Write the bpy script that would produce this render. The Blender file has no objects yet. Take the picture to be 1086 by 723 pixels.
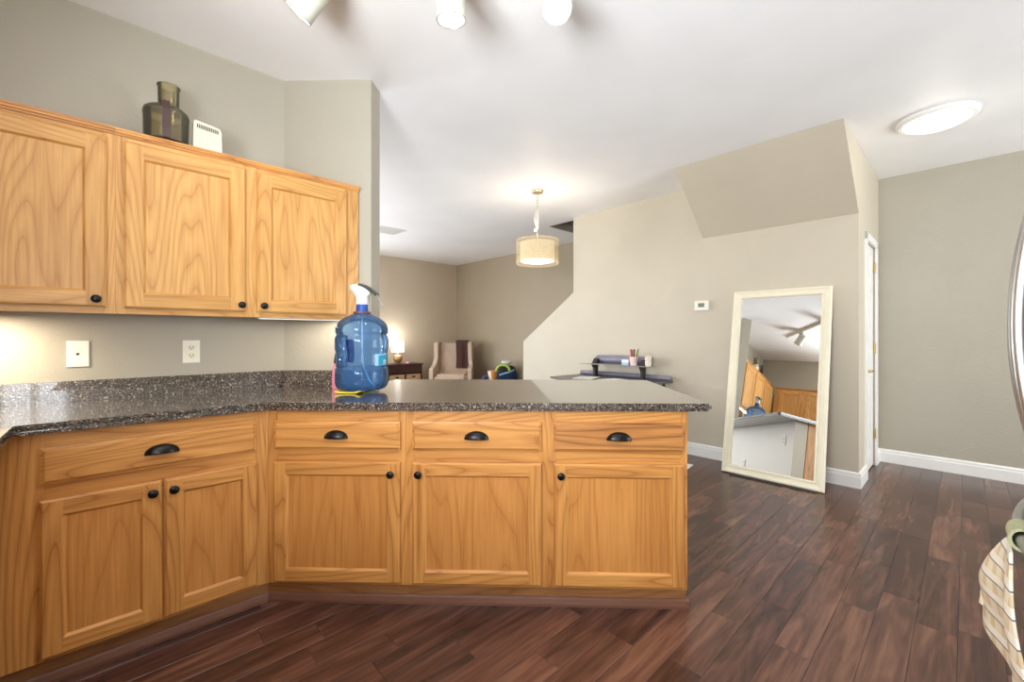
import bpy, bmesh, math, random
from mathutils import Vector, Matrix, noise
PI = math.pi
random.seed(7)
SC = bpy.context.scene
COL = SC.collection

# ---------------------------------------------------------------- camera, world, exposure
CAM_Z, CEIL, CT = 1.2185, 2.743, 0.92          # eye height, ceiling, worktop
cam_d = bpy.data.cameras.new('camera')
cam_d.sensor_width = 36.0
cam_d.lens = 454.0 / 1086.0 * 36.0
cam_d.shift_y = -5.5 / 1086.0
cam_d.clip_start = 0.02
cam = bpy.data.objects.new('camera', cam_d)
COL.objects.link(cam)
cam.location = (0, 0, CAM_Z)
cam.rotation_euler = (PI / 2, 0, 0.03)
SC.camera = cam

W = bpy.data.worlds.new('world'); SC.world = W; W.use_nodes = True
W.node_tree.nodes['Background'].inputs[0].default_value = (0.85, 0.92, 1.0, 1)
W.node_tree.nodes['Background'].inputs[1].default_value = 1.0
vs = SC.view_settings
vs.view_transform = 'Standard'; vs.look = 'None'; vs.gamma = 1.0
vs.exposure = 0.0
vs.use_curve_mapping = False
SC.cycles.use_denoising = True
SC.cycles.max_bounces = 10
SC.cycles.diffuse_bounces = 6
SC.cycles.glossy_bounces = 5
SC.cycles.transparent_max_bounces = 16
SC.cycles.sample_clamp_indirect = 6.0
SC.cycles.caustics_reflective = False
SC.cycles.caustics_refractive = False

S2 = math.sqrt(0.5)
HOUSE = PI / 4                                  # the house's walls run at 45 degrees to the peninsula
def uv(u, v, z=0.0):                            # a point of the house grid in world space
    return Vector(((u - v) * S2, (u + v) * S2, z))

def area_light(name, u, v, z, sx, sy, power, color, aim):
    """daylight coming in through a window: aim is a direction in house axes"""
    d = bpy.data.lights.new(name, 'AREA'); d.shape = 'RECTANGLE'; d.size = sx; d.size_y = sy
    d.energy = power; d.color = color
    o = bpy.data.objects.new(name, d); COL.objects.link(o)
    o.location = uv(u, v, z)
    o.rotation_euler = (uv(*aim)).to_track_quat('-Z', 'Y').to_euler()
    return o
DAY = (0.92, 0.97, 1.0)
area_light('daylight_kitchen', -0.93, 0.35, 1.58, 1.15, 0.95, 165, DAY, (1, 0, 1.0))
area_light('daylight_dining', 0.34, 5.2, 1.15, 2.4, 2.0, 72, DAY, (1, 0, 0.2))
area_light('daylight_terrace', 1.7, 7.66, 1.15, 2.2, 2.0, 122, DAY, (0, -1, 0.15))
area_light('daylight_hall', 4.05, -3.36, 1.35, 2.6, 2.0, 150, DAY, (-0.3, 1, 0.1))
area_light('daylight_patio', -0.55, -1.0, 1.35, 0.5, 1.5, 22, DAY, (0, 1, 0.2))  # added fill from behind the camera, through an invented opening

# ---------------------------------------------------------------- materials
def new_mat(name):
    m = bpy.data.materials.new(name); m.use_nodes = True
    nt = m.node_tree
    return m, nt, nt.nodes['Principled BSDF'], nt.nodes['Material Output']
def srgb(r, g, b):
    f = lambda c: (c / 255 / 12.92) if c / 255 <= 0.04045 else ((c / 255 + 0.055) / 1.055) ** 2.4
    return (f(r), f(g), f(b), 1)
def N(nt, t, **kw):
    n = nt.nodes.new(t)
    for k, v in kw.items(): setattr(n, k, v)
    return n
def ramp(nt, stops):
    r = N(nt, 'ShaderNodeValToRGB')
    e = r.color_ramp.elements
    e[0].position, e[0].color = stops[0][0], stops[0][1]
    e[1].position, e[1].color = stops[-1][0], stops[-1][1]
    for p, c in stops[1:-1]:
        x = e.new(p); x.color = c
    return r
def plain(name, col, rough=0.5, metal=0.0, bump=0.0, bscale=60, emis=None, estr=0.0, var=0.06, vscale=12):
    """a procedural surface: base colour with a slight noise variation and optional bump"""
    m, nt, p, out = new_mat(name)
    L = nt.links
    tc = N(nt, 'ShaderNodeTexCoord')
    nz = N(nt, 'ShaderNodeTexNoise'); nz.inputs['Scale'].default_value = vscale; nz.inputs['Detail'].default_value = 3
    L.new(tc.outputs['Object'], nz.inputs['Vector'])
    c2 = tuple(min(1, x * (1 - var)) for x in col[:3]) + (1,)
    c3 = tuple(min(1, x * (1 + var)) for x in col[:3]) + (1,)
    r = ramp(nt, [(0.3, c2), (0.7, c3)])
    L.new(nz.outputs[0], r.inputs[0]); L.new(r.outputs[0], p.inputs['Base Color'])
    p.inputs['Roughness'].default_value = rough; p.inputs['Metallic'].default_value = metal
    if bump:
        b = N(nt, 'ShaderNodeTexNoise'); b.inputs['Scale'].default_value = bscale; b.inputs['Detail'].default_value = 2
        L.new(tc.outputs['Object'], b.inputs['Vector'])
        bp = N(nt, 'ShaderNodeBump'); bp.inputs['Strength'].default_value = bump; bp.inputs['Distance'].default_value = 0.004
        L.new(b.outputs[0], bp.inputs['Height']); L.new(bp.outputs[0], p.inputs['Normal'])
    if emis:
        p.inputs['Emission Color'].default_value = emis; p.inputs['Emission Strength'].default_value = estr
    return m

def oak(name, axis, lo, hi, band=11.0):
    """honey oak: wavy cathedral grain running along the given local axis, each piece cut elsewhere"""
    m, nt, p, out = new_mat(name); L = nt.links
    tc = N(nt, 'ShaderNodeTexCoord'); oi = N(nt, 'ShaderNodeObjectInfo')
    mul = N(nt, 'ShaderNodeVectorMath', operation='SCALE'); mul.inputs[0].default_value = (17.3, 9.1, 13.7)
    L.new(oi.outputs['Random'], mul.inputs['Scale'])
    add = N(nt, 'ShaderNodeVectorMath', operation='ADD')
    L.new(tc.outputs['Object'], add.inputs[0]); L.new(mul.outputs[0], add.inputs[1])
    mp = N(nt, 'ShaderNodeMapping')
    mp.inputs['Scale'].default_value = {'z': (1, 1, 0.11), 'x': (0.11, 1, 1)}[axis]
    L.new(add.outputs[0], mp.inputs[0])
    # large-scale swirl pushes straight bands into cathedrals
    n1 = N(nt, 'ShaderNodeTexNoise'); n1.inputs['Scale'].default_value = 4.5; n1.inputs['Detail'].default_value = 1.5
    L.new(mp.outputs[0], n1.inputs['Vector'])
    k = N(nt, 'ShaderNodeMath', operation='MULTIPLY'); k.inputs[1].default_value = band * 2.2
    L.new(n1.outputs[0], k.inputs[0])
    sn = N(nt, 'ShaderNodeMath', operation='FRACT'); L.new(k.outputs[0], sn.inputs[0])
    n2 = N(nt, 'ShaderNodeTexNoise'); n2.inputs['Scale'].default_value = 120; n2.inputs['Detail'].default_value = 3
    mp2 = N(nt, 'ShaderNodeMapping'); mp2.inputs['Scale'].default_value = {'z': (1, 1, 0.04), 'x': (0.04, 1, 1)}[axis]
    L.new(add.outputs[0], mp2.inputs[0]); L.new(mp2.outputs[0], n2.inputs['Vector'])
    n3 = N(nt, 'ShaderNodeTexNoise'); n3.inputs['Scale'].default_value = 3.0
    L.new(mp.outputs[0], n3.inputs['Vector'])
    mid = tuple((a * 0.45 + b * 0.55) for a, b in zip(lo, hi))
    r = ramp(nt, [(0.0, mid), (0.35, hi), (0.62, hi), (0.88, mid), (0.96, lo), (1.0, mid)])
    L.new(sn.outputs[0], r.inputs[0])
    r2 = ramp(nt, [(0.35, (0.88, 0.84, 0.80, 1)), (0.62, (1.02, 1.02, 1.02, 1))]); L.new(n2.outputs[0], r2.inputs[0])
    mx = N(nt, 'ShaderNodeMix', data_type='RGBA', blend_type='MULTIPLY'); mx.inputs[0].default_value = 1.0
    L.new(r.outputs[0], mx.inputs[6]); L.new(r2.outputs[0], mx.inputs[7])
    r3 = ramp(nt, [(0.3, (0.88, 0.83, 0.78, 1)), (0.7, (1.05, 1.05, 1.05, 1))]); L.new(n3.outputs[0], r3.inputs[0])
    mx2 = N(nt, 'ShaderNodeMix', data_type='RGBA', blend_type='MULTIPLY'); mx2.inputs[0].default_value = 1.0
    L.new(mx.outputs[2], mx2.inputs[6]); L.new(r3.outputs[0], mx2.inputs[7])
    L.new(mx2.outputs[2], p.inputs['Base Color'])
    p.inputs['Roughness'].default_value = 0.42
    bp = N(nt, 'ShaderNodeBump'); bp.inputs['Strength'].default_value = 0.12; bp.inputs['Distance'].default_value = 0.001
    L.new(n2.outputs[0], bp.inputs['Height']); L.new(bp.outputs[0], p.inputs['Normal'])
    return m
LO, HI = srgb(184, 130, 66), srgb(212, 163, 95)
M = {}
M['oak_v'] = oak('oak_upright_grain', 'z', LO, HI)
M['oak_h'] = oak('oak_level_grain', 'x', LO, HI)
M['oak_panel'] = oak('oak_panel_grain', 'z', srgb(188, 134, 70), srgb(213, 165, 98), 13.0)
LO2, HI2 = srgb(172, 112, 54), srgb(212, 154, 85)
M['oakb_v'] = oak('amber_oak_upright_grain', 'z', LO2, HI2)
M['oakb_h'] = oak('amber_oak_level_grain', 'x', LO2, HI2)
M['oakb_panel'] = oak('amber_oak_panel_grain', 'z', srgb(186, 124, 62), srgb(206, 145, 78), 6.0)
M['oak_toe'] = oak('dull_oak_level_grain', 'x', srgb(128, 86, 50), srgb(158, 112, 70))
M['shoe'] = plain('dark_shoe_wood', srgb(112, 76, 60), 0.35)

def wall_paint(name, col, bump=0.35):
    m, nt, p, out = new_mat(name); L = nt.links
    tc = N(nt, 'ShaderNodeTexCoord')
    n = N(nt, 'ShaderNodeTexNoise'); n.inputs['Scale'].default_value = 55; n.inputs['Detail'].default_value = 4; n.inputs['Roughness'].default_value = 0.55
    L.new(tc.outputs['Object'], n.inputs['Vector'])
    bp = N(nt, 'ShaderNodeBump'); bp.inputs['Strength'].default_value = bump; bp.inputs['Distance'].default_value = 0.006
    L.new(n.outputs[0], bp.inputs['Height']); L.new(bp.outputs[0], p.inputs['Normal'])
    n2 = N(nt, 'ShaderNodeTexNoise'); n2.inputs['Scale'].default_value = 1.7; n2.inputs['Detail'].default_value = 3
    L.new(tc.outputs['Object'], n2.inputs['Vector'])
    r = ramp(nt, [(0.3, tuple(x * 0.97 for x in col[:3]) + (1,)), (0.7, tuple(min(1, x * 1.03) for x in col[:3]) + (1,))])
    L.new(n2.outputs[0], r.inputs[0]); L.new(r.outputs[0], p.inputs['Base Color'])
    p.inputs['Roughness'].default_value = 0.5
    return m
M['taupe'] = wall_paint('taupe_wall_paint', srgb(174, 168, 153))
M['tan'] = wall_paint('tan_wall_paint', srgb(206, 190, 166))  # back wall of the far room, lightened in place of frontal light
M['mocha'] = wall_paint('mocha_wall_paint', srgb(162, 147, 124))  # stair wall of the far room, its shading put into the colour
M['beige'] = wall_paint('beige_wall_paint', srgb(200, 190, 171))
M['white_wall'] = wall_paint('off_white_wall_paint', srgb(242, 238, 230), 0.3)
M['ceiling'] = wall_paint('white_ceiling_paint', srgb(244, 244, 245), 0.12)
M['trim'] = plain('white_trim_paint', srgb(238, 237, 234), 0.35, var=0.02)
M['white_plastic'] = plain('white_plastic', srgb(240, 236, 226), 0.4, var=0.02)
M['black'] = plain('dark_bronze_metal', srgb(26, 24, 24), 0.3, 0.55, var=0.15)
M['brass'] = plain('brass', srgb(214, 178, 96), 0.25, 1.0)
M['steel'] = plain('stainless_steel', srgb(176, 176, 174), 0.33, 1.0, var=0.04, vscale=4)
M['dark_gap'] = plain('dark_gap', srgb(24, 16, 12), 0.8)
M['cream'] = plain('cream_painted_wood', srgb(238, 230, 206), 0.4, var=0.03)

def speckle():
    m, nt, p, out = new_mat('speckled_laminate'); L = nt.links
    tc = N(nt, 'ShaderNodeTexCoord')
    v1 = N(nt, 'ShaderNodeTexVoronoi'); v1.inputs['Scale'].default_value = 230
    L.new(tc.outputs['Object'], v1.inputs['Vector'])
    sx = N(nt, 'ShaderNodeSeparateColor'); L.new(v1.outputs['Color'], sx.inputs[0])
    r = ramp(nt, [(0.0, srgb(44, 40, 38)), (0.3, srgb(76, 69, 64)), (0.62, srgb(104, 94, 86)), (0.84, srgb(128, 116, 104)), (0.95, srgb(184, 172, 156))])
    r.color_ramp.interpolation = 'CONSTANT'
    L.new(sx.outputs[0], r.inputs[0])
    L.new(r.outputs[0], p.inputs['Base Color'])
    p.inputs['Roughness'].default_value = 0.22
    p.inputs['Coat Weight'].default_value = 1.0; p.inputs['Coat Roughness'].default_value = 0.05; p.inputs['Coat IOR'].default_value = 1.6
    return m
M['counter'] = speckle()

def floor_mat():
    m, nt, p, out = new_mat('dark_walnut_planks'); L = nt.links
    tc = N(nt, 'ShaderNodeTexCoord')
    at = N(nt, 'ShaderNodeAttribute'); at.attribute_name = 'plank'
    sep = N(nt, 'ShaderNodeSeparateColor'); L.new(at.outputs['Color'], sep.inputs[0])
    mul = N(nt, 'ShaderNodeVectorMath', operation='SCALE'); mul.inputs[0].default_value = (31.0, 17.0, 5.0)
    L.new(sep.outputs[1], mul.inputs['Scale'])
    add = N(nt, 'ShaderNodeVectorMath', operation='ADD')
    L.new(tc.outputs['Object'], add.inputs[0]); L.new(mul.outputs[0], add.inputs[1])
    mp = N(nt, 'ShaderNodeMapping'); mp.inputs['Scale'].default_value = (0.13, 1, 1)
    L.new(add.outputs[0], mp.inputs[0])
    n1 = N(nt, 'ShaderNodeTexNoise'); n1.inputs['Scale'].default_value = 15; n1.inputs['Detail'].default_value = 5; n1.inputs['Distortion'].default_value = 1.1
    L.new(mp.outputs[0], n1.inputs['Vector'])
    n2 = N(nt, 'ShaderNodeTexNoise'); n2.inputs['Scale'].default_value = 70; n2.inputs['Detail'].default_value = 3
    mp2 = N(nt, 'ShaderNodeMapping'); mp2.inputs['Scale'].default_value = (0.06, 1, 1)
    L.new(add.outputs[0], mp2.inputs[0]); L.new(mp2.outputs[0], n2.inputs['Vector'])
    r = ramp(nt, [(0.0, srgb(54, 34, 29)), (0.35, srgb(78, 51, 42)), (0.65, srgb(99, 66, 54)), (1.0, srgb(126, 88, 71))])
    ma = N(nt, 'ShaderNodeMath', operation='MULTIPLY_ADD'); ma.inputs[1].default_value = 1.75; ma.inputs[2].default_value = -0.60
    L.new(n1.outputs[0], ma.inputs[0])
    a2 = N(nt, 'ShaderNodeMath', operation='MULTIPLY_ADD'); a2.inputs[1].default_value = 0.52
    L.new(sep.outputs[0], a2.inputs[0]); L.new(ma.outputs[0], a2.inputs[2])
    L.new(a2.outputs[0], r.inputs[0])
    r2 = ramp(nt, [(0.3, (0.74, 0.7, 0.68, 1)), (0.62, (1.06, 1.06, 1.06, 1))]); L.new(n2.outputs[0], r2.inputs[0])
    mx = N(nt, 'ShaderNodeMix', data_type='RGBA', blend_type='MULTIPLY'); mx.inputs[0].default_value = 1.0
    L.new(r.outputs[0], mx.inputs[6]); L.new(r2.outputs[0], mx.inputs[7])
    L.new(mx.outputs[2], p.inputs['Base Color'])
    p.inputs['Roughness'].default_value = 0.27
    bp = N(nt, 'ShaderNodeBump'); bp.inputs['Strength'].default_value = 0.1; bp.inputs['Distance'].default_value = 0.002
    L.new(n1.outputs[0], bp.inputs['Height']); L.new(bp.outputs[0], p.inputs['Normal'])
    return m
M['floor'] = floor_mat()

def emit(name, col, strength):
    m, nt, p, out = new_mat(name)
    p.inputs['Base Color'].default_value = (0.9, 0.9, 0.9, 1)
    p.inputs['Emission Color'].default_value = col; p.inputs['Emission Strength'].default_value = strength
    return m
def sheer(name, col, alpha, transl=0.5, rough=0.5, gloss=0.0, body=None):
    """see-through film or tinted plastic: transparent mixed with a lit surface"""
    m, nt, p, out = new_mat(name); L = nt.links
    nt.nodes.remove(p)
    t = N(nt, 'ShaderNodeBsdfTransparent'); t.inputs[0].default_value = col
    d = N(nt, 'ShaderNodeBsdfDiffuse'); d.inputs[0].default_value = body or col
    tr = N(nt, 'ShaderNodeBsdfTranslucent'); tr.inputs[0].default_value = body or col
    a = N(nt, 'ShaderNodeMixShader'); a.inputs[0].default_value = transl
    L.new(d.outputs[0], a.inputs[1]); L.new(tr.outputs[0], a.inputs[2])
    b = N(nt, 'ShaderNodeMixShader'); b.inputs[0].default_value = alpha
    L.new(t.outputs[0], b.inputs[1]); L.new(a.outputs[0], b.inputs[2])
    last = b
    if gloss:
        g = N(nt, 'ShaderNodeBsdfGlossy'); g.inputs['Roughness'].default_value = rough
        fr = N(nt, 'ShaderNodeFresnel'); fr.inputs['IOR'].default_value = gloss
        c = N(nt, 'ShaderNodeMixShader'); L.new(fr.outputs[0], c.inputs[0])
        L.new(b.outputs[0], c.inputs[1]); L.new(g.outputs[0], c.inputs[2]); last = c
    L.new(last.outputs[0], out.inputs['Surface'])
    return m

# ---------------------------------------------------------------- mesh helpers
def tag(o, label=None, cat=None, group=None, kind=None):
    if label: o['label'] = label
    if cat: o['category'] = cat
    if group: o['group'] = group
    if kind: o['kind'] = kind
    return o
def empty(name, loc, rz=0.0, label=None, cat=None, group=None):
    o = bpy.data.objects.new(name, None); COL.objects.link(o)
    o.empty_display_size = 0.05
    o.location = loc; o.rotation_euler = (0, 0, rz)
    return tag(o, label, cat, group)
def build(name, bm, mats, parent=None, loc=None, rz=None, smooth=False, bevel=0.0, seg=2, label=None):
    if bevel:
        sharp = [e for e in bm.edges if len(e.link_faces) == 2 and e.calc_face_angle(0) > 0.7]
        bmesh.ops.bevel(bm, geom=sharp, offset=bevel, segments=seg, affect='EDGES', clamp_overlap=True)
    bmesh.ops.recalc_face_normals(bm, faces=bm.faces)
    me = bpy.data.meshes.new(name)
    for f in bm.faces: f.smooth = smooth
    bm.to_mesh(me); bm.free()
    if not isinstance(mats, (list, tuple)): mats = [mats]
    for m in mats: me.materials.append(M[m] if isinstance(m, str) else m)
    o = bpy.data.objects.new(name, me); COL.objects.link(o)
    if parent: o.parent = parent
    if loc is not None: o.location = loc
    if rz is not None: o.rotation_euler = (0, 0, rz)
    if smooth:
        try: me.set_sharp_from_angle(angle=math.radians(40))
        except Exception: pass
    if label: o['label'] = label
    return o
def box(bm, x0, x1, y0, y1, z0, z1, mi=0):
    vs_ = [bm.verts.new((x, y, z)) for z in (z0, z1) for y in (y0, y1) for x in (x0, x1)]
    for q in ((0, 2, 3, 1), (4, 5, 7, 6), (0, 1, 5, 4), (2, 6, 7, 3), (0, 4, 6, 2), (1, 3, 7, 5)):
        f = bm.faces.new([vs_[i] for i in q]); f.material_index = mi
    return vs_
def prism(bm, poly, axis, a, b, mi=0):
    """extrude a polygon between a and b; axis: the axis of extrusion ('x','y','z')"""
    def P(p, t):
        return {'z': (p[0], p[1], t), 'y': (p[0], t, p[1]), 'x': (t, p[0], p[1])}[axis]
    A = [bm.verts.new(P(p, a)) for p in poly]; B = [bm.verts.new(P(p, b)) for p in poly]
    n = len(poly)
    fs = [bm.faces.new(A[::-1]), bm.faces.new(B)]
    for i in range(n): fs.append(bm.faces.new((A[i], A[(i + 1) % n], B[(i + 1) % n], B[i])))
    for f in fs: f.material_index = mi
    return A + B
def lathe(bm, prof, n=32, mi=0, c=(0, 0, 0), sx=1.0, sy=1.0):
    """revolve (r, z) pairs about z; radius 0 makes a pole"""
    rings = []
    for r, z in prof:
        if r < 1e-6: rings.append([bm.verts.new((c[0], c[1], c[2] + z))])
        else: rings.append([bm.verts.new((c[0] + sx * r * math.cos(2 * PI * k / n), c[1] + sy * r * math.sin(2 * PI * k / n), c[2] + z)) for k in range(n)])
    for a, b in zip(rings, rings[1:]):
        for k in range(n):
            k2 = (k + 1) % n
            if len(a) == 1 and len(b) == 1: continue
            if len(a) == 1: f = bm.faces.new((a[0], b[k2], b[k]))
            elif len(b) == 1: f = bm.faces.new((a[k], a[k2], b[0]))
            else: f = bm.faces.new((a[k], a[k2], b[k2], b[k]))
            f.material_index = mi
    return [v for r in rings for v in r]
def tube(bm, pts, r, n=10, closed=False, cap=True, mi=0):
    pts = [Vector(p) for p in pts]
    rr = r if isinstance(r, (list, tuple)) else [r] * len(pts)
    rings = []; up = None; m = len(pts)
    for i, p in enumerate(pts):
        a = pts[(i - 1) % m] if closed or i else p
        b = pts[(i + 1) % m] if closed or i < m - 1 else p
        t = (b - a).normalized()
        if up is None:
            up = Vector((0, 0, 1)) if abs(t.z) < 0.9 else Vector((1, 0, 0))
        s = t.cross(up).normalized(); up = s.cross(t).normalized()
        rings.append([bm.verts.new(p + rr[i] * (math.cos(2 * PI * k / n) * s + math.sin(2 * PI * k / n) * up)) for k in range(n)])
    for i in range(m if closed else m - 1):
        a, b = rings[i], rings[(i + 1) % m]
        for k in range(n):
            f = bm.faces.new((a[k], a[(k + 1) % n], b[(k + 1) % n], b[k])); f.material_index = mi
    if cap and not closed:
        bm.faces.new(rings[0][::-1]).material_index = mi; bm.faces.new(rings[-1]).material_index = mi
    return [v for g in rings for v in g]
def sheet(bm, fn, nu, nv, thick=0.0, mi=0):
    """a surface fn(s, t) for s, t in 0..1 with real thickness"""
    g = [[bm.verts.new(fn(i / nu, j / nv)) for j in range(nv + 1)] for i in range(nu + 1)]
    fs = []
    for i in range(nu):
        for j in range(nv):
            f = bm.faces.new((g[i][j], g[i + 1][j], g[i + 1][j + 1], g[i][j + 1])); f.material_index = mi; fs.append(f)
    if thick:
        bm.normal_update()
        bmesh.ops.solidify(bm, geom=fs, thickness=thick)
def xform(verts, mat):
    for v in verts: v.co = mat @ v.co
BM = bmesh.new

# ---------------------------------------------------------------- the setting (house axes: local x = u, local y = v)
def struct(name, bm, mats, rz=HOUSE, **kw):
    o = build(name, bm, mats, rz=rz, **kw); o['kind'] = 'structure'
    return o
# floor: planks of 125 mm running along u, joints where the photograph has them
def make_floor():
    U0, U1, V0, V1 = -0.87, 5.5, -3.3, 7.6
    bm = BM()
    box(bm, -1.0, 5.6, -3.4, 7.7, -0.06, -0.0012, 1)
    lay = bm.loops.layers.float_color.new('plank')
    known = {4: [1.545, 1.94, 2.9], 5: [1.2, 2.313], 6: [0.4, 1.5, 2.615], 2: [1.1, 1.92, 2.85], 7: [1.2, 1.9, 2.9], 11: [0.3, 0.825, 1.7],
             9: [0.35, 1.01, 2.1], 12: [0.565, 1.4], 10: [0.715, 1.6], -1: [1.55, 2.5, 3.3], 0: [1.2, 1.75, 2.69], 3: [0.9, 1.3, 2.2, 2.75], 1: [0.8, 1.6, 2.45, 3.0], 8: [0.6, 1.5, 2.3]}
    rnd = random.Random(3)
    k0 = int(math.floor((V0 - 0.15) / 0.125)); k1 = int(math.ceil((V1 - 0.15) / 0.125))
    for k in range(k0, k1):
        v0 = max(V0, 0.15 + 0.125 * k); v1 = min(V1, 0.15 + 0.125 * (k + 1))
        if v1 - v0 < 0.01: continue
        js = list(known.get(k, []))
        u = (js[0] if js else 0.3 + rnd.random() * 0.6)
        if not js: js = [u]
        while js[0] > U0: js.insert(0, js[0] - rnd.choice((0.42, 0.6, 0.85, 1.1)))
        while js[-1] < U1: js.append(js[-1] + rnd.choice((0.42, 0.6, 0.85, 1.1)))
        for a, b in zip(js, js[1:]):
            a, b = max(a, U0), min(b, U1)
            if b - a < 0.02: continue
            g = 0.0007; e = 0.0022
            c = (rnd.random(), rnd.random(), rnd.random(), 1)
            o4 = [bm.verts.new(p) for p in ((a + g, v0 + g, -0.0012), (b - g, v0 + g, -0.0012), (b - g, v1 - g, -0.0012), (a + g, v1 - g, -0.0012))]
            i4 = [bm.verts.new(p) for p in ((a + e, v0 + e, 0), (b - e, v0 + e, 0), (b - e, v1 - e, 0), (a + e, v1 - e, 0))]
            fs = [bm.faces.new(i4)] + [bm.faces.new((o4[q], o4[(q + 1) % 4], i4[(q + 1) % 4], i4[q])) for q in range(4)]
            for f in fs:
                f.material_index = 0
                for l in f.loops: l[lay] = c
    struct('floor', bm, ['floor', 'dark_gap'])
make_floor()
# ceiling with the stairwell opening
bm = BM(); z0, z1 = CEIL, CEIL + 0.1
box(bm, -1.0, 4.47, -3.4, 7.7, z0, z1); box(bm, 4.47, 5.6, -3.4, 0.69, z0, z1); box(bm, 4.47, 5.6, 4.0, 7.7, z0, z1)
struct('ceiling', bm, 'ceiling')
bm = BM()
box(bm, 4.37, 4.468, 0.7, 4.1, CEIL + 0.1, 3.9); box(bm, 4.47, 5.5, 4.002, 4.1, CEIL + 0.1, 3.9); box(bm, 4.47, 5.5, 0.6, 0.688, CEIL + 0.1, 3.9); box(bm, 4.37, 5.6, 0.6, 4.1, 3.9, 3.98)
struct('wall_stairwell', bm, 'taupe')
bm = BM()       # stairwell reveal lining below the opening
box(bm, 4.475, 5.495, 3.985, 4.0, CEIL - 0.001, CEIL + 0.1)
struct('trim_1', bm, 'taupe')
def wall_with_hole(name, mat, fixed, a0, a1, h0, h1, z0, z1, along, top=CEIL):
    bm = BM()
    for s0, s1, q0, q1 in ((a0, h0, 0, top), (h1, a1, 0, top), (h0, h1, 0, z0), (h0, h1, z1, top)):
        if s1 - s0 < 1e-4 or q1 - q0 < 1e-4: continue
        if along == 'v': box(bm, fixed[0], fixed[1], s0, s1, q0, q1)
        else: box(bm, s0, s1, fixed[0], fixed[1], q0, q1)
    return struct(name, bm, mat)
wall_with_hole('wall_kitchen', 'taupe', (-0.97, -0.87), -1.02, 2.9, -0.22, 0.92, 1.1, 2.05, 'v')
bm = BM(); box(bm, -0.87, 0.764, 2.8, 2.9, 0, CEIL); struct('wall_left', bm, 'taupe')
bm = BM(); prism(bm, [(-1.4495, 2.52), (-0.918, 2.52), (-0.914, 2.525), (-0.909, 2.655), (-0.914, 2.66), (-1.53, 2.66)], 'z', 0, CEIL)
struct('wall_corner', bm, 'taupe', rz=0)
bm = BM(); box(bm, -0.905, 0.72, 2.52, 2.66, 0, 0.884); struct('wall_bar', bm, ['white_wall', 'beige'], rz=0)
o = bpy.data.objects['wall_bar']
for p_ in o.data.polygons:
    if p_.normal.x > 0.9: p_.material_index = 1
wall_with_hole('wall_dining', 'taupe', (0.3, 0.4), 2.9, 7.7, 4.0, 6.4, 0.1, 2.15, 'v')
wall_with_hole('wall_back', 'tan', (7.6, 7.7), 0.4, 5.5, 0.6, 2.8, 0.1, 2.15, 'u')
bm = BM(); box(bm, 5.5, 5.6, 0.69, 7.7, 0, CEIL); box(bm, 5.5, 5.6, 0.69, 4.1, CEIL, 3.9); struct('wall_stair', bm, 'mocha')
bm = BM(); prism(bm, [(0.69, 0), (4.391, 0), (4.391, 1.137), (3.475, 1.778), (3.475, CEIL - 0.0005), (0.69, CEIL - 0.0005)], 'x', 4.36, 4.465)
prism(bm, [(0.59, 0), (0.69, 0), (0.69, CEIL - 0.0005), (0.59, CEIL - 0.0005)], 'x', 4.36, 4.70)
struct('wall_centre', bm, 'beige')
bm = BM(); box(bm, 5.25, 5.47, 0.59, 0.69, 0, CEIL - 0.0005); box(bm, 4.70, 5.25, 0.59, 0.69, 2.04, CEIL - 0.0005); struct('wall_closet', bm, 'beige')
bm = BM(); prism(bm, [(3.745, CEIL - 0.0005), (4.3595, 2.198), (4.3595, CEIL - 0.0005)], 'y', 0.59, 1.82); struct('wall_soffit', bm, 'beige')
bm = BM(); box(bm, 5.47, 5.57, -3.4, 0.69, 0, CEIL); struct('wall_right', bm, 'taupe')
wall_with_hole('wall_fridge', 'taupe', (-1.02, -0.92), -0.97, 2.2, -0.82, -0.28, 0.6, 2.1, 'u')  # the hole is added to let the fill light in
bm = BM(); box(bm, 2.1, 2.2, -3.4, -1.02, 0, CEIL); struct('wall_hall', bm, 'taupe')
wall_with_hole('wall_south', 'taupe', (-3.4, -3.3), 2.2, 5.47, 2.75, 5.35, 0.35, 2.35, 'u')
def window_frame(name, along, fixed, a0, a1, z0, z1):
    bm = BM(); w = 0.05
    for s0, s1, q0, q1 in ((a0, a0 + w, z0, z1), (a1 - w, a1, z0, z1), (a0, a1, z0, z0 + w), (a0, a1, z1 - w, z1), ((a0 + a1) / 2 - 0.025, (a0 + a1) / 2 + 0.025, z0, z1)):
        if along == 'v': box(bm, fixed[0], fixed[1], s0, s1, q0, q1)
        else: box(bm, s0, s1, fixed[0], fixed[1], q0, q1)
    struct(name, bm, 'trim')
window_frame('window_1', 'v', (-0.925, -0.885), -0.22, 0.92, 1.1, 2.05)
window_frame('window_2', 'v', (0.345, 0.385), 4.0, 6.4, 0.1, 2.15)
window_frame('window_4', 'u', (-0.975, -0.935), -0.82, -0.28, 0.6, 2.1)  # frame of the added fill opening, no known window there
window_frame('window_5', 'u', (7.615, 7.655), 0.6, 2.8, 0.1, 2.15)
window_frame('window_3', 'u', (-3.355, -3.315), 2.75, 5.35, 0.35, 2.35)

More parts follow.
